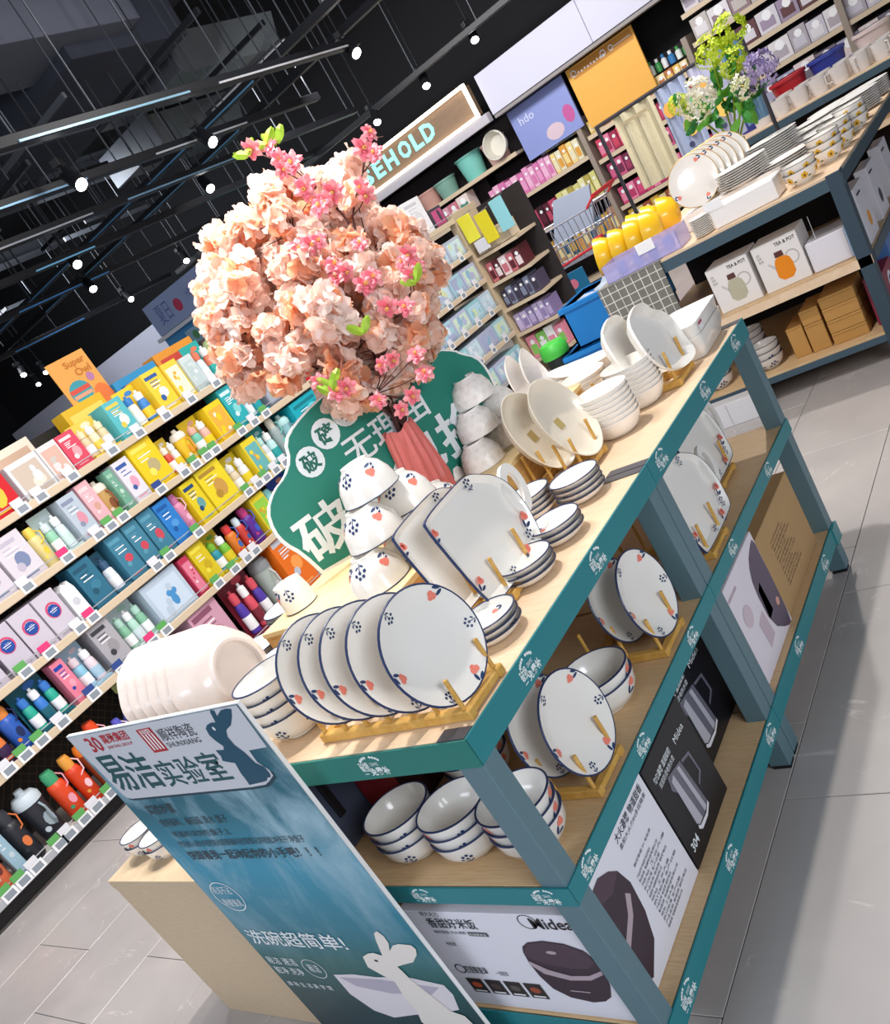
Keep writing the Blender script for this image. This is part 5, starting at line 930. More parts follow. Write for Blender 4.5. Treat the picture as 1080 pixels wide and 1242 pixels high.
# ================================================================ BACK WALL
t = thing('household_sign', 'lit wood-faced shop sign with turquoise letters high on the back wall', 'sign', (0, 0, 0)); f = FY(9.549)
MB().box(-6.62, 9.55, 2.33, -4.57, 9.7, 2.66, wood_mat('sign_wood', '7E6650', '927860', (1, 1, 20), .6)).build('wood_panel', t)
ML = M('FFF1DC', .4, emit=2.2)
MB().box(-6.65, 9.50, 2.65, -4.54, 9.56, 2.685, ML).build('light_strip', t); MB().box(-6.65, 9.50, 2.30, -4.54, 9.56, 2.335, ML).build('light_strip', t); MB().box(-4.57, 9.50, 2.33, -4.54, 9.56, 2.655, ML).build('light_strip', t)
MB().box(-6.65, 9.52, 2.20, -4.45, 9.62, 2.30, M('B8B4BC', .6)).build('lower_valance', t)
MTQ = M('7FF3F0', .4, emit=1.5); 
xs = [-6.98, -6.78, -6.57, -6.375, -6.17, -5.965, -5.72, -5.50, -5.32]
for ch, x in zip('HOUSEHOLD', xs):
    mb = MB(); text(mb, ch, f, x, 2.415, x + (.15 if ch in 'SEL' else .18), 2.605, MTQ, .004, .035); mb.build('lit_letter', t)
MB().box(-9.2, 9.56, 2.33, -6.62, 9.7, 2.66, M('7E6650', .6)).build('wood_panel', t)
for ch, x in zip('家居百货', (-8.95, -8.55, -8.1, -7.6)):
    mb = MB(); text(mb, ch, FY(9.555), x, 2.36, x + .3, 2.62, MTQ, .004, .03); mb.build('lit_letter', t)
def wall_poster(name, lab, x0, x1, z0, z1, col, y=9.86):
    t = thing(name, lab, 'poster', (0, 0, 0)); MB().box(x0, y, z0, x1, y + .03, z1, M(col, .5), .003).build('poster_board', t); return t
t = wall_poster('blue_wall_poster', 'pale violet blue poster right of the lit sign on the back wall', -4.40, -3.62, 1.62, 2.19, '8C98D2'); f = FY(9.859)
label(t, 'poster_lettering', [('hdo', -4.30, 1.99, -4.10, 2.08, M('D8DCF0', .5))], f, .001)
mb = MB(); disc(mb, -3.72, 1.82, .07, f, M('C45A9A', .5), .001, 10, 1.4); disc(mb, -3.95, 1.74, .12, f, M('D8C0CC', .5), .001, 12, .7); mb.build('flower_print', t)
t = wall_poster('orange_wall_poster', 'plain orange poster under the white fascia on the back wall', -3.56, -2.72, 1.55, 2.19, 'EDB04E')
mb = MB(); rect(mb, -3.50, 2.06, -2.74, 2.17, FY(9.859), M('C98A34', .5), .0006); mb.build('poster_band', t)
mb = MB(); f = FY(9.858)
for i in range(10): disc(mb, -3.46 + .04 * i, 2.10 + .006 * (i % 2), .012, f, M_WHITE, .001, 6)
for i in (0, 1): ring(mb, -3.48 + i * .38, 2.12, .035, .012, f, M_WHITE, .001, 10)
rect(mb, -2.99, 2.11, -2.76, 2.118, f, M_WHITE, .001); ring(mb, -3.0, 2.12, .03, .01, f, M_WHITE, .001, 10); tag(mb.build('doodle_print', t), kind='stuff')
def wall_unit(name, lab, x0, x1, lips, y=9.9, top=1.75, post=None, z0=0):
    t = thing(name, lab, 'shelving', (0, 0, 0)); MB().box(x0, y + .44, z0, x1, y + .46, top, M('2A2428', .8)).build('back_panel', t)
    for z in lips: MB().box(x0, y, z - .04, x1, y + .44, z - .01, M('C4B49E', .5)).build('shelf_board', t); MB().box(x0, y - .01, z - .045, x1, y, z + .0, LIP).build('shelf_lip', t)
    for x in post or (): MB().box(x - .03, y - .03, 0, x + .03, y + .44, top, M('9A8C80', .6), .003).build('upright', t)
    return t
wall_unit('toiletry_shelving', 'back wall shelving of pink and yellow packs', -5.15, -3.74, [1.336, .89, .44, .1], post=(-3.71,), top=1.72)
wall_unit('snack_shelving', 'back wall shelving of red and pink packs under the orange poster', -3.66, -2.3, [1.50, 1.22, .95, .66, .38, .1], top=1.8, post=(-2.3,))
wall_unit('basket_shelving', 'high back wall shelf with plastic baskets under the lit sign', -8.4, -4.45, [1.80], y=9.75, top=2.2, z0=1.75)
wall_unit('slipper_shelving', 'back wall shelving of slippers left of the pink packs, under the basket shelf', -8.4, -5.2, [1.50, 1.2, .9, .6], y=9.75, top=1.74)
wall_unit('storage_shelving', 'back wall shelving of baskets and white packs at the upper right', -2.24, 1.2, [1.98, 1.70, 1.40, 1.1, .8, .5, .2], top=2.22, post=(-.9, .4))
def goods_row(tier, x0, x1, z, h, cols, wd, noun, place_, y=9.9, dep=.2, grp=None, rows=1):
    i = 0; x = x0; rnd = random.Random(int(z * 100 + x0 * 10)); ords = ['first', 'second', 'third', 'fourth', 'fifth', 'sixth', 'seventh', 'eighth', 'ninth', 'tenth', 'eleventh', 'twelfth', 'thirteenth', 'fourteenth', 'fifteenth', 'sixteenth', 'seventeenth', 'eighteenth']
    while x + wd * .8 < x1 and i < 18:
        w_ = wd * rnd.uniform(.85, 1.15); ca = cols[i % len(cols)]; cb = cols[(i + 1) % len(cols)]; hh = h * rnd.uniform(.9, 1.05)
        t = thing(noun, '%s, %s from the left %s' % (noun.replace('_', ' '), ords[i], place_), {'carton': 'box', 'spray_bottle': 'bottle', 'mug': 'cup'}.get(noun, 'pack'), (x, y + .03, z), (0, 0, 0), grp or (noun.replace('_', ' ') + 's ' + place_))
        if noun in ('spray_bottle', 'lotion_bottle'):
            MB().lathe([(0, 0), (w_ * .4, .002), (w_ * .42, hh * .6), (w_ * .2, hh * .75)], M(ca, .35), 12, c=(w_ / 2, .05, 0)).build('bottle_body', t, smooth=True); MB().lathe([(w_ * .22, hh * .74), (w_ * .22, hh), (0, hh)], M(cb, .4), 10, c=(w_ / 2, .05, 0)).build('bottle_cap', t)
        else:
            MB().box(0, 0, 0, w_ - .006, dep, hh, M(ca, .45), .003).build('pack_body', t)
            mb = MB(); rect(mb, w_ * .12, hh * .15, w_ * .8, hh * .6, FY(-.0005), M(cb, .5), 0); disc(mb, w_ * .5, hh * .72, w_ * .22, FY(-.0005), M_WHITE, .0006, 8); tag(mb.build('front_print', t), kind='stuff')
        x += w_; i += 1
goods_row(0, -5.12, -4.20, 1.336, .26, ['E79CC6', 'F0B8D6', 'D878B0'], .085, 'tissue_pack', 'on the pink shelf of the back wall')
goods_row(0, -4.19, -3.76, 1.336, .24, ['F0D890', 'E8E0C0', 'E0A040'], .075, 'soap_pack', 'right of the pink packs')
goods_row(0, -4.3, -3.76, 1.60, .20, ['C8D8E8', 'E8D080', 'A8C8E0'], .07, 'wipes_pack', 'on top of the pale soap packs', y=9.96)
goods_row(0, -5.12, -4.35, .89, .25, ['5A2030', 'C04868', '3A1820'], .09, 'shampoo_pack', 'on the dark shelf below the pink packs')
goods_row(0, -4.34, -3.76, .89, .27, ['D8D488', 'E8E4A8', 'B8A850'], .09, 'tea_carton', 'right of the dark shampoo packs')
goods_row(0, -5.12, -3.76, .44, .27, ['D8A848', 'C89060', 'E8D8A0', '305878'], .1, 'bath_pack', 'on the low golden shelf of the back wall')
goods_row(0, -3.62, -2.32, 1.50, .13, ['E8C060', 'F0E0B0', 'B87040'], .09, 'cream_pack', 'below the orange poster')
goods_row(0, -3.62, -2.32, 1.65, .14, ['F2F2F4', '3880C0', 'E8F0F0', '40A050'], .08, 'lotion_bottle', 'in front of the orange poster', y=10.0)
for z, wz, cc in ((1.22, 'topmost red', ['C8405C', 'E080A0', 'A03050']), (.95, 'second red', ['A03860', 'D06088', '702848']), (.66, 'third pink', ['D04878', 'E888A8', 'B83868']), (.38, 'low golden', ['C8A040', 'D8C890', '985030'])): goods_row(0, -3.62, -2.32, z, .2, cc, .1, 'snack_pack', 'on the %s shelf under the orange poster' % wz)
for z, cc, nn in ((1.98, ['D8D0D4', 'A8A0B0', 'E8E4E8'], 'paper_carton'), (1.70, ['C0B8B4', 'E0DCE0', '907880'], 'storage_carton'), (1.40, ['D8D4DC', 'A090A8', '60383C'], 'kitchen_pack'), (1.1, ['E0DCE0', 'B0A8B0', 'C8C4D0'], 'cloth_pack'), (.8, ['A8A4C0', 'E0D0D0', '706878'], 'towel_pack')): goods_row(0, -2.2, 1.1, z, .2, cc, .19, nn, 'on the back wall shelf at the upper right')
def bin_(lab, x, y, z, r, h, m, ribs=0, rot=(0, 0, 0)):
    t = thing('plastic_basket', lab, 'basket', (x, y, z), rot); MB().lathe([(0, 0), (r * .78, 0), (r, h), (r * .96, h), (r * .75, .01), (0, .012)], m, 24).build('basket_body', t, smooth=True); MB().lathe([(r * .96, h - .02), (r * 1.06, h - .018), (r * 1.06, h + .004), (r * .95, h + .006)], m, 24).build('basket_rim', t, smooth=True)
    return t
bin_('turquoise plastic basket on the high shelf right of the sign', -5.15, 9.95, 1.80, .17, .28, M('7CC8BC', .4)); bin_('pale pink plastic basket beside the turquoise one', -4.78, 9.98, 1.80, .16, .26, M('E8B8B0', .4)); bin_('white round basket lying open to the aisle', -4.62, 9.80, 1.96, .15, .12, M('D8D4C8', .5), 0, (1.4, 0, 0)); bin_('dark blue net basket under the blue poster', -4.05, 10.0, 1.40, .14, .3, M('205898', .4)) if 0 else None
for i, (x, c_) in enumerate(((-5.6, '7EA89A'), (-5.9, 'C8988C'), (-6.25, 'C8B0A8'), (-6.6, 'A8A0A0'))): bin_('folded-look storage tub number %s left of the turquoise basket' % ['one', 'two', 'three', 'four'][i], x, 9.95, 1.80, .15, .2, M(c_, .5))
goods_row(0, -6.9, -5.25, 1.50, .22, ['C87888', 'E8D8D0', '508878', 'D8A0B0'], .16, 'slipper_pack', 'on the shelf under the plastic baskets', y=9.75)
# hanging cloths rack
t = thing('cloth_rack', 'dark rail carrying the hanging cloths behind the second table', 'rack', (0, 0, 0)); MB().tube([(-1.75, 5.6, 1.5), (-.7, 5.6, 1.5)], .012, M('303038', .4), 6).build('hanging_rail', t)
for x in (-1.74, -.71): MB().tube([(x, 5.6, 0), (x, 5.6, 1.5)], .014, M('303038', .4), 6).build('rail_post', t)
for i, (x0, x1, z0, m, lab) in enumerate([(-1.62, -1.33, 1.0, 'C9C0A2', 'beige quilted cloth hanging left of the hydrangeas'), (-1.31, -1.10, .95, 'A8B4D0', 'blue patterned apron hanging behind the hydrangeas'), (-1.08, -.88, 1.0, 'BFC0D8', 'lavender apron hanging right of the blue one'), (-.86, -.72, 1.02, '6E93B0', 'dull blue apron at the right end of the rail')]):
    t = thing('hanging_cloth', lab, 'cloth', (0, 0, 0)); mb = MB(); n = 14
    vs = [(x0 + (x1 - x0) * k / n, 5.6 + .02 * math.sin(k * 1.3 + i), z) for z in (1.49, z0) for k in range(n + 1)]; mb.add(vs + [(a, b + .012, c_) for a, b, c_ in vs], [(k, k + 1, n + 2 + k, n + 1 + k) for k in range(n)] + [(2 * n + 2 + k, 2 * n + 3 + k, 3 * n + 4 + k, 3 * n + 3 + k) for k in range(n)], M(m, .8, noise=.08, nscale=30)); mb.build('cloth_body', t)
    mb = MB(); f = FY(5.574)
    if i: disc(mb, x0 + .06, 1.35, .04, f, M('E8A850', .6), 0, 10, 1.2); disc(mb, x1 - .07, 1.2, .045, f, M('E8C060', .6), 0, 10, 1.3); disc(mb, (x0 + x1) / 2, 1.1, .02, f, M('3A4060', .6), 0, 8)
    else: rect(mb, x0 + .05, 1.42, x1 - .05, 1.44, f, M('A89878', .6))
    tag(mb.build('cloth_print', t), kind='stuff')
# ================================================================ SECOND TABLE (grey-blue frame, right of the cart)
SL2 = M('3F5664', .5); SLD = M('324654', .5)
def table2(name, lab, x0, x1, y0, y1):
    t = thing(name, lab, 'table', (x0, y0, 0)); L, D = x1 - x0, y1 - y0
    for z in (.85, .484, .14): MB().box(.004, .004, z - .022, L - .004, D - .004, z, MW_TOP if z > .8 else MW_SH, .001).build('table_top' if z > .8 else 'shelf_board', t)
    for z, h in ((.85, .05), (.14, .03)):
        for b in ((0, -.003, L, .003), (0, D - .003, L, D + .003), (-.003, 0, .003, D), (L - .003, 0, L + .003, D)): MB().box(b[0], b[1], z - h - .012, b[2], b[3], z - .012, SL2).build('frame_rail', t)
    MB().box(.0, -.004, .440, L, .0, .480, MW_TOP).build('shelf_edge', t)
    for x in (0, L - .055):
        for y in (0, D - .055): MB().box(x - .004, y - .004, 0, x + .055, y + .055, .849, SLD, .002).build('leg', t)
    for z in (.484,): MB().box(L - .003, .055, z - .05, L + .003, D - .055, z - .004, SL2).build('frame_rail', t)
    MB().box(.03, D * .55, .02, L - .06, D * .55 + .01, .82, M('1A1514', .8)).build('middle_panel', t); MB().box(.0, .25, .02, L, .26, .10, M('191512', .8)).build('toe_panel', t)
    return t
table2('second_display_table', 'slate grey display table of white dishes with a checked cloth, at the right behind', -1.16, 0.0, 3.41, 5.3)
t = thing('checked_cloth', 'grey cloth with white grid hanging over the left corner of the second table', 'cloth', (0, 0, 0))
def grid_mat():
    m = bpy.data.materials.new('checked'); m.use_nodes = True; nt = m.node_tree; b = nt.nodes['Principled BSDF']; b.inputs['Roughness'].default_value = .85
    tc = nt.nodes.new('ShaderNodeTexCoord'); br = nt.nodes.new('ShaderNodeTexBrick'); br.offset = 0; br.inputs['Color1'].default_value = br.inputs['Color2'].default_value = (*hx('77756F'), 1); br.inputs['Mortar'].default_value = (*hx('DAD8D0'), 1)
    br.inputs['Scale'].default_value = 1; br.inputs['Brick Width'].default_value = .043; br.inputs['Row Height'].default_value = .043; br.inputs['Mortar Size'].default_value = .0022
    mp = nt.nodes.new('ShaderNodeMapping'); mp.inputs['Rotation'].default_value = (PI / 2, 0, 0)
    nt.links.new(tc.outputs['Object'], mp.inputs[0]); nt.links.new(mp.outputs[0], br.inputs[0]); nt.links.new(br.outputs[0], b.inputs['Base Color']); return m
MGR = grid_mat(); n = 18
mb = MB(); vs = []
for z in (.855, .75, .62, .47):
    for k in range(n + 1):
        q = k / n; vs.append((-1.175 + .345 * q + (.012 if z < .6 else 0), 3.395 - (.014 * math.sin(k * 1.1) if z < .85 else 0) * (.9 - z) * 2, z + (.02 * q if z < .5 else 0)))
mb.add(vs + [(a, b + .004, c_) for a, b, c_ in vs], [(j * (n + 1) + k, j * (n + 1) + k + 1, (j + 1) * (n + 1) + k + 1, (j + 1) * (n + 1) + k) for j in (0, 1, 2, 4, 5, 6) for k in range(n)], MGR); mb.build('hanging_part', t)
MB().box(-1.175, 3.392, .8505, -.83, 3.62, .854, M('8E8C86', .85)).build('top_part', t)
# acrylic tray with blue glasses
t = thing('acrylic_tray', 'clear lavender acrylic tray of blue glasses at the corner of the second table', 'tray', (-1.12, 3.43, .855)); AC = M('C4C0EE', .1, alpha=.42)
MB().box(0, 0, 0, .40, .004, .085, AC).box(0, .16, 0, .40, .164, .085, AC).box(0, 0, 0, .004, .164, .085, AC).box(.396, 0, 0, .40, .164, .085, AC).box(0, 0, 0, .4, .164, .004, AC).build('tray_body', t)
MB().box(.20, -.006, .055, .29, -.002, .105, M_WHITE, .001).build('price_tag', t)
gl = Kind(dish('blue_glass', 'x', 'glass', [(0, 0), (.02, 0), (.026, .03), (.024, .06)], [(.022, .06), (.023, .03), (0, .006)], M('7F98D8', .1, alpha=.7), None, 18, part='glass_body'))
for i, (x, y) in enumerate([(-1.05, 3.50), (-.97, 3.52), (-.88, 3.50), (-.80, 3.52)]): gl.at((x, y, .860), (0, 0, 0), ['leftmost', 'second', 'third', 'rightmost'][i] + ' small blue glass in the acrylic tray', 'blue glasses in the tray')
# yellow bowls
yb = Kind(dish('yellow_bowl', 'x', 'bowl', [(0, .004), (.03, .004), (.032, 0), (.038, 0), (.06, .012), (.078, .05), (.082, .085)], [(.079, .0855), (.074, .05), (.055, .015), (0, .008)], M('F5C21C', .3, coat=.4), None, 32))
for i, (x, y, z) in enumerate([(-1.10, 3.70, .936), (-1.015, 3.71, .936), (-.93, 3.72, .936), (-.845, 3.73, .936), (-1.0, 3.95, .936), (-.915, 3.96, .936), (-.83, 3.97, .936)]):
    o_ = yb.at((x - .03, y, z + .012), (0, -PI / 2 + .15, .25), ['leftmost', 'second', 'third', 'rightmost', 'left rear', 'middle rear', 'right rear'][i] + ' yellow bowl standing on its side on the second table', 'yellow bowls on their sides')
    o_.scale = (1.15,) * 3
t = thing('riser_shelf', 'low white riser under the round gold-rimmed plates on the second table', 'riser', (0, 0, 0)); MB().box(-.80, 3.78, .8505, -.30, 4.25, .93, M('E8E4E0', .5), .003).build('riser_body', t)
GOLD = M('C9A24A', .35, .3)
gp = Kind(dish('gold_rim_plate', 'x', 'plate', [(0, .004), (.06, .004), (.063, 0), (.068, 0), (.09, .008), (.12, .018)], [(.118, .0195), (.09, .011), (.06, .007), (0, .0065)], M_CERW, GOLD, 40, part='plate_body', deco_in=[('f', 1.0, .02, .012), ('f', 3.5, .02, .012), ('f', -1.2, .02, .012)]))
for i in range(6): gp.at((-.70 + .030 * i * .7, 3.85 + .045 * i, 1.047), (math.radians(80), 0, .45), ['frontmost', 'second', 'third', 'fourth', 'fifth', 'rearmost'][i] + ' gold-rimmed round plate of the standing row beside the yellow bowls', 'gold-rimmed plates standing')
sp = Kind(dish('small_white_plate', 'x', 'plate', [(0, .002), (.03, .002), (.032, 0), (.036, 0), (.05, .008)], [(.049, .009), (.03, .004), (0, .004)], M_CERW, None, 24, part='plate_body'))
ORD = ['bottom', 'second', 'third', 'fourth', 'fifth', 'sixth', 'seventh', 'eighth', 'ninth', 'tenth']
for i in range(10): sp.at((-.615, 3.485, .851 + .0085 * i), (0, 0, 0), ORD[i] + ' small white plate up in the front stack of the second table', 'small plates stacked')
t = thing('white_display_tray', 'long white box tray along the front edge of the second table', 'tray', (-.555, 3.45, .851))
MB().box(0, 0, 0, .295, .16, .085, M('F0EEEE', .4), .004).build('tray_body', t); MB().box(-.012, -.008, .085, .07, -.004, .125, M_WHITE, .001).build('price_tag', t)
# stacked long plates
lp = Kind(dish('long_white_plate', 'x', 'plate', [(0, .003), (.05, .003), (.053, 0), (.058, 0), (.10, .014)], [(.098, .0155), (.058, .006), (0, .0055)], M('EDEBE8', .3, coat=.3), None, 32, 1.25, .85, part='plate_body'))
cnt = 0
for si, (x, y, n_, nm) in enumerate([(-.47, 3.83, 8, 'nearest left pile'), (-.28, 3.86, 9, 'pile behind the white tray'), (-.38, 4.12, 9, 'middle pile'), (-.16, 4.15, 9, 'pile near the right edge'), (-.33, 4.42, 9, 'pile below the hydrangea stems'), (-.14, 4.46, 9, 'right pile past the middle'), (-.30, 4.72, 9, 'left far pile'), (-.12, 4.78, 9, 'right far pile'), (-.28, 5.02, 8, 'farthest left pile'), (-.11, 5.08, 8, 'farthest right pile')]):
    for i in range(n_):
        z = (.931 if y < 4.25 and x < -.3 - .0 and x > -.8 and y > 3.78 else .851) + .0105 * i
        lp.at((x, y, z), (0, 0, .25 + .03 * (i % 3)), ORD[i] + ' white plate up in the ' + nm + ' of the second table', 'white plates piled on the second table')
# flower-patterned bowls along the right front
yf = M('E8B52C', .5)
fb0 = dish('yellow_flower_bowl', 'x', 'bowl', SB_O, SB_I, M_CERW, M('5E6468', .4), 30)
for a in (-2.2, -1.2, -.2, .9):
    mb = MB(); fn = on_lathe(SB_O, a, .09, .0012)
    for k in range(5): disc(mb, .009 * math.cos(k * 1.26), .009 * math.sin(k * 1.26), .0065, fn, yf, n=7)
    disc(mb, 0, 0, .005, on_lathe(SB_O, a, .09, .0018), M('6A4A20', .5), n=6); disc(mb, .02, -.012, .008, fn, M('5A7A3A', .5), n=6, e=.5); mb.build('painted_flower', fb0)
fb = Kind(fb0)
for si, (x, y, n_) in enumerate([(-.175, 3.53, 2), (-.10, 3.74, 3), (-.085, 3.95, 3), (-.08, 4.16 - .0, 0), (-.07, 4.28, 3)]):
    for i in range(n_): fb.at((x + .01, y, .851 + .03 * i), (0, 0, .3 * i), ['lower', 'middle', 'upper'][i] + ' yellow-flowered bowl of the ' + ['nearest pair by the white tray', 'second stack along the right edge', 'third stack along the right edge', 'x', 'fourth stack along the right edge'][si], 'yellow-flowered bowls')
# hydrangeas
t = thing('glass_vase', 'clear glass vase of hydrangeas on the second table', 'vase', (-.62, 4.40, .851)); MB().lathe([(0, 0), (.05, 0), (.045, .12), (.055, .22), (.052, .22), (.042, .12), (.047, .006), (0, .006)], M('DDE4D8', .05, trans=.8), 20).build('vase_body', t, smooth=True)
VB = Vector((-.62, 4.40, 1.03))
def ball_mesh(seed, R, mats, n=70, s=.26):
    rnd = random.Random(seed); mb = MB()
    for i in range(n):
        d = rdir(rnd); c_ = d * R * rnd.uniform(.8, 1); ax = d.orthogonal().normalized(); m = mats[i % len(mats)]
        for k in range(4):
            u = Matrix.Rotation(k * PI / 2 + i, 3, d) @ ax; w_ = d.cross(u); L = R * s
            mb.add([c_, c_ + u * L * .6 + w_ * L * .4, c_ + u * L + d * L * .2, c_ + u * L * .6 - w_ * L * .4], [(0, 1, 2, 3)], m)
    return mb.mesh('hydrangea_head')
heads = [('white hydrangea stem with creamy round head, facing the aisle', (-.66, 4.25, 1.345), .10, ['EDE6D6', 'F6F2EA', 'DCD8B8']), ('small lime green bloom at the left of the hydrangeas', (-.77, 4.3, 1.375), .055, ['C4D42A', 'D8E45A']), ('tall lime green snowball bloom left of centre', (-.57, 4.42, 1.50), .08, ['B8CC1C', 'CCDC40']), ('lime green snowball bloom right of centre', (-.47, 4.35, 1.40), .075, ['C8D838', 'B4C828']), ('topmost lime green bloom', (-.46, 4.45, 1.53), .085, ['C2D430', 'A8C020']), ('violet hydrangea head at the right', (-.36, 4.3, 1.31), .09, ['9A88B8', 'B8A8D0', '7C6CA0']), ('cream bloom behind the violet hydrangea', (-.44, 4.28, 1.29), .07, ['EDE8D8', 'D8DCA8'])]
for i, (lb, p, R, cs) in enumerate(heads):
    p = Vector(p); base = VB + Vector((.012 * math.cos(i), .012 * math.sin(i), -.12)); t = thing('hydrangea_stem', lb, 'flower', base, group=None)
    MB().tube([q - base for q in [base] + bez(VB, p, .03, 6)], .0055, M('7C9A2C', .6), 6).build('stem', t); inst('flower_head', ball_mesh(i, R, [M(c_, .6, transl=.2) for c_ in cs]), t, p - base)
    rnd = random.Random(i + 20)
    for k in range(7):
        mb = MB(); a = VB + (p - VB) * rnd.uniform(.45, .9); d = (rdir(rnd) + Vector((0, 0, .3))).normalized(); petal(mb, Vector((0, 0, 0)), d, d.orthogonal().normalized(), .085, .026, M(['3F9A3C', '6CB43C', '2E7A3A'][k % 3], .55, transl=.2), rnd, .2, 2, 4); mb.build('leaf', t, a - base, smooth=True)
# boxes on the shelves of table two
def teabox(lab, x0, x1, col):
    t = thing('teapot_box', lab, 'box', (0, 0, 0)); y = 3.47; f = FY(y - .0004); MB().box(x0, y, .485, x1, y + .17, .70, M('E6E2E0', .45), .002).build('carton', t); W_ = x1 - x0; cx = x0 + W_ * .52
    label(t, 'box_lettering', [('TEA & POT', x0 + W_ * .50, .668, x0 + W_ * .95, .684, M_BLACK, .02)], f, .0004)
    mb = MB(); poly(mb, sm([(cx - .035, .515), (cx + .045, .515), (cx + .045, .60), (cx + .02, .62), (cx - .02, .62), (cx - .035, .59)], 1), f, M(col, .3), .0004); poly(mb, [(cx - .02, .62), (cx + .02, .62), (cx + .018, .645), (cx - .018, .645)], f, M('5A3430', .4), .0006); mb.build('printed_teapot', t)
    mb = MB(); ring(mb, cx + .05, .60, .032, .006, f, M('B8B4B0', .4), .0002, 16); poly(mb, [(cx - .035, .57), (cx - .062, .605), (cx - .055, .61), (cx - .03, .585)], f, M('C8C4C0', .4), .0004); mb.build('printed_handle', t)
    for k in range(3): label(t, 'box_lettering', [('茗茶', x0 + .015, .655 - k * .016, x0 + .03 + .004 * k, .667 - k * .016, M('8A8680', .5))], f, .0004)
    return t
teabox('white teapot carton with clear pot print, left one under the second table', -.69, -.487, 'B8B49C'); teabox('white teapot carton with orange tea print, right one under the second table', -.465, -.258, 'E8891C')
t = thing('wrapped_white_box', 'shrink-wrapped white box with a pale blue end right of the teapot cartons', 'box', (0, 0, 0)); MB().box(-.245, 3.46, .485, -.075, 3.66, .62, M('E4E2EA', .2, coat=.6), .006).build('carton', t); MB().box(-.075, 3.462, .487, -.071, 3.655, .618, M('8FB4DC', .3)).build('blue_end', t); MB().tube([(-.2, 3.5, .62), (-.2, 3.5, .72)], .001, M_WHITE, 4).build('tag_string', t)
for i, (y0, lb) in enumerate(((3.55, 'nearest white carton showing through the open end of the second table'), (3.92, 'middle white carton at the open end of the second table'), (4.35, 'farther white carton at the open end of the second table'))):
    t = thing('end_carton', lb, 'box', (0, 0, 0)); MB().box(-.055 if 0 else -.064, y0, .485, -.010, y0 + .22, .73, M('DCDCE6', .4), .002).build('carton', t); g = FX(-.0098)
    mb = MB(); disc(mb, y0 + .12, .57, .035, g, M(['E8A040', '303848', '8AB0D8'][i], .5), 0, 12); rect(mb, y0 + .03, .69, y0 + .12, .70, g, M_BLACK, 0); mb.build('end_print', t)
for i, (y0, c_) in enumerate(((3.52, '8A2848'), (3.80, '4A78B8'), (4.1, 'B8B4D8'))):
    t = thing('lower_carton', ['magenta printed carton', 'blue and white carton', 'pale violet carton'][i] + ' on the lowest shelf at the open end of the second table', 'box', (0, 0, 0)); MB().box(-.10 if i else -.095, y0, .141, -.012, y0 + .24, .42 if i else .36, M(c_, .45), .002).build('carton', t)
    mb = MB(); g = FX(-.0117); disc(mb, y0 + .12, .28, .05, g, M('E8E8F0', .5), 0, 14); disc(mb, y0 + .12, .28, .03, g, M('283878', .5), .0006, 12); mb.build('end_print', t)
KB = M('B98A4A', .75, noise=.08, nscale=15)
for i, (x0, x1, y0, z0, z1, lb) in enumerate([(-.47, -.395, 3.50, .141, .29, 'brown cardboard box leaning lowest at the left'), (-.385, -.30, 3.49, .141, .275, 'brown cardboard box second from the left'), (-.385, -.30, 3.49, .277, .345, 'small brown box on top of the second one'), (-.285, -.13, 3.48, .141, .195, 'bottom brown box of the stack of four'), (-.285, -.13, 3.48, .197, .255, 'second brown box of the stack of four'), (-.285, -.13, 3.48, .257, .315, 'third brown box of the stack of four'), (-.285, -.13, 3.48, .317, .37, 'top brown box of the stack of four')]):
    t = thing('cardboard_box', lb + ' under the second table', 'box', (0, 0, 0)); MB().box(x0, y0, z0, x1, y0 + .2, z1, KB, .002).build('carton', t); MB().box(x0 + .004, y0 - .001, z1 - .012, x1 - .004, y0 + .0, z1 - .010, M('8A6230', .8)).build('lid_seam', t)
cb = Kind(dish('large_soup_bowl', 'x', 'bowl', SB_O, SB_I, M('D8D2CC', .3, coat=.3), M('4A4448', .4), 30, deco_out=[('s', -2.0, .07, .02), ('s', -1.0, .07, .02)]))
for (x, y, n_, nm) in ((-.60, 3.53, 3, 'front stack under the second table'), (-.72, 3.75, 4, 'darker stack deep under the second table'), (-.86, 3.52, 2, 'left stack under the second table')):
    for i in range(n_): cb.at((x, y, .142 + .032 * i), (0, 0, i), ['bottom', 'second', 'third', 'top'][i] + ' large bowl of the ' + nm, 'large bowls under the second table', )
t = thing('white_low_box', 'white carton on the floor under the left end of the second table', 'box', (0, 0, 0)); MB().box(-.95, 3.30, .0, -.62, 3.385, .12, M('D6D6DA', .5), .003).build('carton', t); MB().box(-.8, 3.2985, .005, -.797, 3.2999, .115, M('A8A8B0', .5)).build('carton_seam', t)
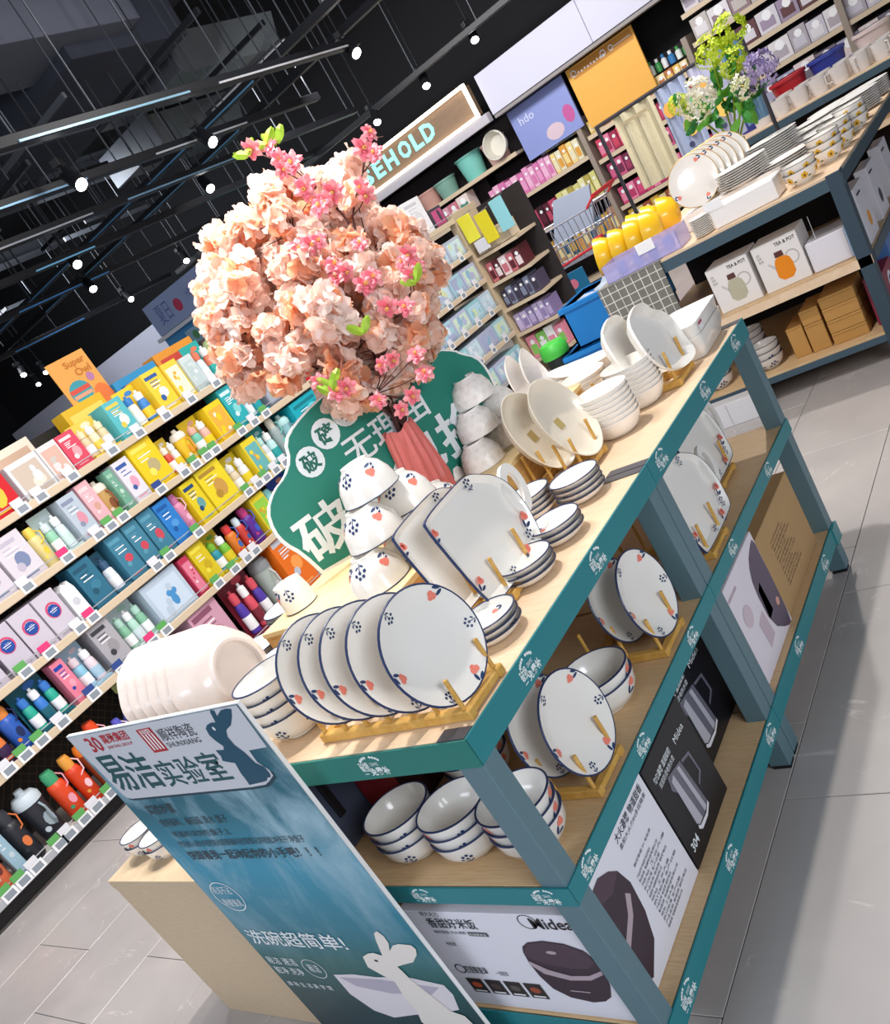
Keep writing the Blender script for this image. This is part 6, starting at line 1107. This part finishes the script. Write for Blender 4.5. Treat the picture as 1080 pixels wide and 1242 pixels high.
# ================================================================ THIRD TABLE with mugs
table2('third_display_table', 'slate grey display table with white mugs beyond the second table', -1.9, 1.0, 7.1, 8.3)
mg = Kind(dish('white_mug', 'x', 'mug', [(0, .003), (.05, .003), (.052, 0), (.058, 0), (.062, .03), (.066, .12)], [(.063, .12), (.058, .01), (0, .008)], M('D9D4D2', .4), None, 20, part='mug_body'))
MB().tube([(.062, 0, .1), (.10, 0, .095), (.10, 0, .04), (.062, 0, .03)], .007, M('D9D4D2', .4), 6).build('handle', mg.p)
for i in range(14): mg.at((-1.20 + .15 * (i % 7), 7.25 + .22 * (i // 7), .851), (0, 0, i * .9), ['first', 'second', 'third', 'fourth', 'fifth', 'sixth', 'seventh'][i % 7] + ' white mug from the left in the ' + ['front', 'rear'][i // 7] + ' row on the third table', 'mugs on the third table')
for i, (x, y, c_, lb) in enumerate(((-1.35, 7.55, '1E2E8C', 'deep blue basin on the third table'), (-1.05, 7.75, 'B82830', 'red basin on the third table'), (-.75, 7.8, '30409A', 'second blue basin on the third table'), (-.4, 7.8, 'D8C8C8', 'pale basin on the third table'), (.0, 7.7, 'A8C8A8', 'pale green basin on the third table'), (.35, 7.7, 'E8E4E4', 'white basin on the third table'))): bin_(lb, x, y, .852, .14, .2, M(c_, .3))
# ================================================================ CRATES, BIN, CART in the aisle
BLU = M('1C86D8', .4); BLD = M('1468B8', .4)
def crate(lab, x, y, z, w_=.52, d=.36, h=.24, rz=0.0):
    t = thing('blue_crate', lab, 'crate', (x, y, z), (0, 0, rz)); MB().box(0, 0, 0, w_, d, .01, BLD).box(0, 0, 0, w_, .012, h, BLU).box(0, d - .012, 0, w_, d, h, BLU).box(0, 0, 0, .012, d, h, BLU).box(w_ - .012, 0, 0, w_, d, h, BLU).build('crate_body', t)
    MB().box(-.015, -.015, h - .03, w_ + .015, .012, h, BLU, .003).box(-.015, d - .012, h - .03, w_ + .015, d + .015, h, BLU, .003).box(-.015, 0, h - .03, .012, d, h, BLU, .003).box(w_ - .012, 0, h - .03, w_ + .015, d, h, BLU, .003).build('crate_rim', t)
    return t
crate('lower blue plastic crate standing beside the second table', -1.82, 3.95, .25, h=.27); crate('upper blue plastic crate with plastic bags beside the second table', -1.72, 3.98, .525, h=.25)
t = thing('crate_trolley', 'dark low trolley carrying the blue crates', 'trolley', (-1.85, 3.92, 0)); MB().box(0, 0, .16, .62, .42, .245, M('20242C', .5), .01).build('trolley_deck', t)
for x in (.05, .55):
    for y in (.05, .37): MB().lathe([(0, -.02), (.05, -.02), (.055, 0), (.05, .02), (0, .02)], M_BLACK, 14).build('wheel', t, (x, y, .058), (PI / 2, 0, 0)); MB().box(x - .01, y - .026, .055, x + .01, y - .021, .17, M_BLACK).build('wheel_fork', t)
t = thing('plastic_bag_bundle', 'crumpled clear plastic bags lying in the upper blue crate', 'bags', (-1.48, 4.15, .56)); rnd = random.Random(5); mb = MB()
for k in range(5): mb.ball((rnd.uniform(-.12, .14), rnd.uniform(-.1, .1), .12 + rnd.uniform(0, .08)), rnd.uniform(.07, .11), M('CFDCEC', .25, trans=.3), 1, .9, .7, 8, 5)
tag(mb.build('bag_heap', t, smooth=False), kind='stuff')
t = thing('green_lid_bin', 'black bin with bright green lid in front of the blue crates', 'bin', (-1.90, 4.02, 0)); MB().lathe([(0, 0), (.065, 0), (.075, .54), (0, .54)], M('1A2420', .4), 18).build('bin_body', t, smooth=True); MB().lathe([(.085, .54), (.09, .56), (.088, .60), (.07, .625), (0, .63)], M('4CC84A', .4), 18).build('bin_lid', t, smooth=True)
# shopping cart
t = thing('shopping_cart', 'steel wire shopping cart with red handle and blue advert panel in the far aisle', 'cart', (0, 0, 0)); WR = M('A8ACB8', .3, .8); RED = M('C81E28', .4)
x0, x1, y0, y1 = -4.1, -3.2, 8.0, 8.5
def wire(name, a, b, r=.008, m=WR): MB().tube([a, b], r, m, 5).build(name, t)
for z, g in ((.55, 0), (.75, .03), (.95, .06)):
    for a, b in (((x0 - g, y0 - g, z), (x1 + g, y0 - g, z)), ((x1 + g, y0 - g, z), (x1 + g, y1 + g, z)), ((x0 - g, y1 + g, z), (x1 + g, y1 + g, z)), ((x0 - g, y0 - g, z), (x0 - g, y1 + g, z))): wire('basket_wire', a, b, .009)
for k in range(15): x = x0 + (x1 - x0) * k / 14; wire('basket_wire', (x, y0, .55), (x + (x - (x0 + x1) / 2) * .08, y0 - .06, .95), .005); wire('basket_wire', (x, y1, .55), (x, y1 + .06, .95), .005)
for k in range(6): y = y0 + (y1 - y0) * k / 5; wire('basket_wire', (x0, y, .55), (x0 - .06, y, .95), .005); wire('basket_wire', (x1, y, .55), (x1 + .06, y, .95), .005); wire('basket_wire', (x0, y, .55), (x1, y, .55), .005)
wire('handle', (x1 + .16, y0 - .04, 1.02), (x1 + .16, y1 + .04, 1.02), .022, RED); wire('handle_arm', (x1 + .06, y0 - .06, .95), (x1 + .16, y0 - .04, 1.02), .012, RED); wire('handle_arm', (x1 + .06, y1 + .06, .95), (x1 + .16, y1 + .04, 1.02), .012, RED); wire('red_rail', (x0 - .06, y0 - .08, .55), (x1 + .05, y0 - .08, .62), .014, RED)
MB().box(x0 - .1, y0 - .12, .50, x0 - .02, y0 - .03, .60, RED, .01).build('corner_bumper', t); MB().box(x1 - .0, y0 - .12, .58, x1 + .09, y0 - .03, .68, RED, .01).build('corner_bumper', t)
MB().box(x0 + .02, y0 - .09, .22, x0 + .66, y0 - .075, .50, M('1F6E98', .4), .004).build('advert_panel', t); f = FY(y0 - .091)
mb = MB(); disc(mb, x0 + .18, .42, .11, f, M('C82430', .4), 0, 14, .5, -.1); disc(mb, x0 + .32, .30, .06, f, M_BLACK, 0, 12); disc(mb, x0 + .14, .27, .04, f, M('D8DCE0', .4), 0, 12); disc(mb, x0 + .50, .38, .05, f, M('D87890', .4), 0, 12); mb.build('advert_print', t)
for x in (x0 + .05, x1 - .05):
    for y in (y0 + .04, y1 - .04): wire('cart_leg', (x, y, .12), (x, y, .55), .012); MB().lathe([(0, -.015), (.05, -.015), (.055, 0), (.05, .015), (0, .015)], M_BLACK, 12).build('wheel', t, (x, y, .056), (PI / 2, 0, 0))
wire('cart_chassis', (x0 + .05, y0 + .04, .14), (x1 - .05, y0 + .04, .14), .014, M_BLACK); wire('cart_chassis', (x0 + .05, y1 - .04, .14), (x1 - .05, y1 - .04, .14), .014, M_BLACK)
MB().prism([(0, 0), (.5, 0), (.62, .34), (.2, .38)], 0, .04, M('AEB8CC', .5), lambda u, v, t_: (x0 + .35 + u, y0 + .2 + t_, .78 + v)).build('child_seat_flap', t)
# small side shelves at the far end of the container shelving
t = thing('end_cap_shelving', 'narrow wood-edged end shelves right of the container shelving', 'shelving', (0, 0, 0)); MB().box(-3.56, 6.30, 0, -3.49, 6.75, 1.56, M('C9B596', .55), .003).build('upright_panel', t); MB().box(-3.49, 6.72, 0, -3.02, 6.75, 1.5, M('2A2426', .7)).build('back_panel', t)
for z in (1.15, .90, .66, .42, .15): MB().box(-3.49, 6.32, z - .03, -3.05, 6.72, z - .004, LIP).build('shelf_board', t)
goods_row(0, -3.47, -3.06, .90, .16, ['C8707C', '5A2028', 'E8D8DC'], .075, 'makeup_pack', 'on the second end shelf', y=6.33); goods_row(0, -3.47, -3.06, .66, .16, ['3A3448', '8088A0', '504860'], .07, 'brush_pack', 'on the third end shelf', y=6.33)
goods_row(0, -3.47, -3.06, .42, .17, ['B8A8D0', 'C8B8E0', '9080B0'], .07, 'cotton_pack', 'on the fourth end shelf', y=6.33); goods_row(0, -3.47, -3.06, 1.15, .14, ['D8C8B0', 'C8B8A0'], .12, 'cosmetic_case', 'on the top end shelf', y=6.33); goods_row(0, -3.47, -3.06, .15, .2, ['E890A8', '88C860', 'F0F0F0'], .1, 'toy_pack', 'on the lowest end shelf', y=6.33)
for i, (x0_, z0, z1, c_, lb) in enumerate(((-3.46, 1.28, 1.50, 'E8E040', 'yellow hanging pack at the end shelves, upper'), (-3.42, 1.17, 1.27, 'D8D8E0', 'grey hanging pack between the yellow ones'), (-3.30, 1.20, 1.45, 'E0D020', 'large yellow hanging pack at the end shelves'), (-3.12, 1.22, 1.48, '90D0D8', 'pale aqua hanging pack at the end shelves'))):
    t = thing('hanging_pack', lb, 'pack', (0, 0, 0)); MB().box(x0_, 6.285, z0, x0_ + .13, 6.30 if i else 6.30, z1, M(c_, .4), .003).build('pack_body', t); MB().tube([(x0_ + .065, 6.29, z1), (x0_ + .065, 6.45, z1 + .01)], .004, WR, 5).build('hook', t)
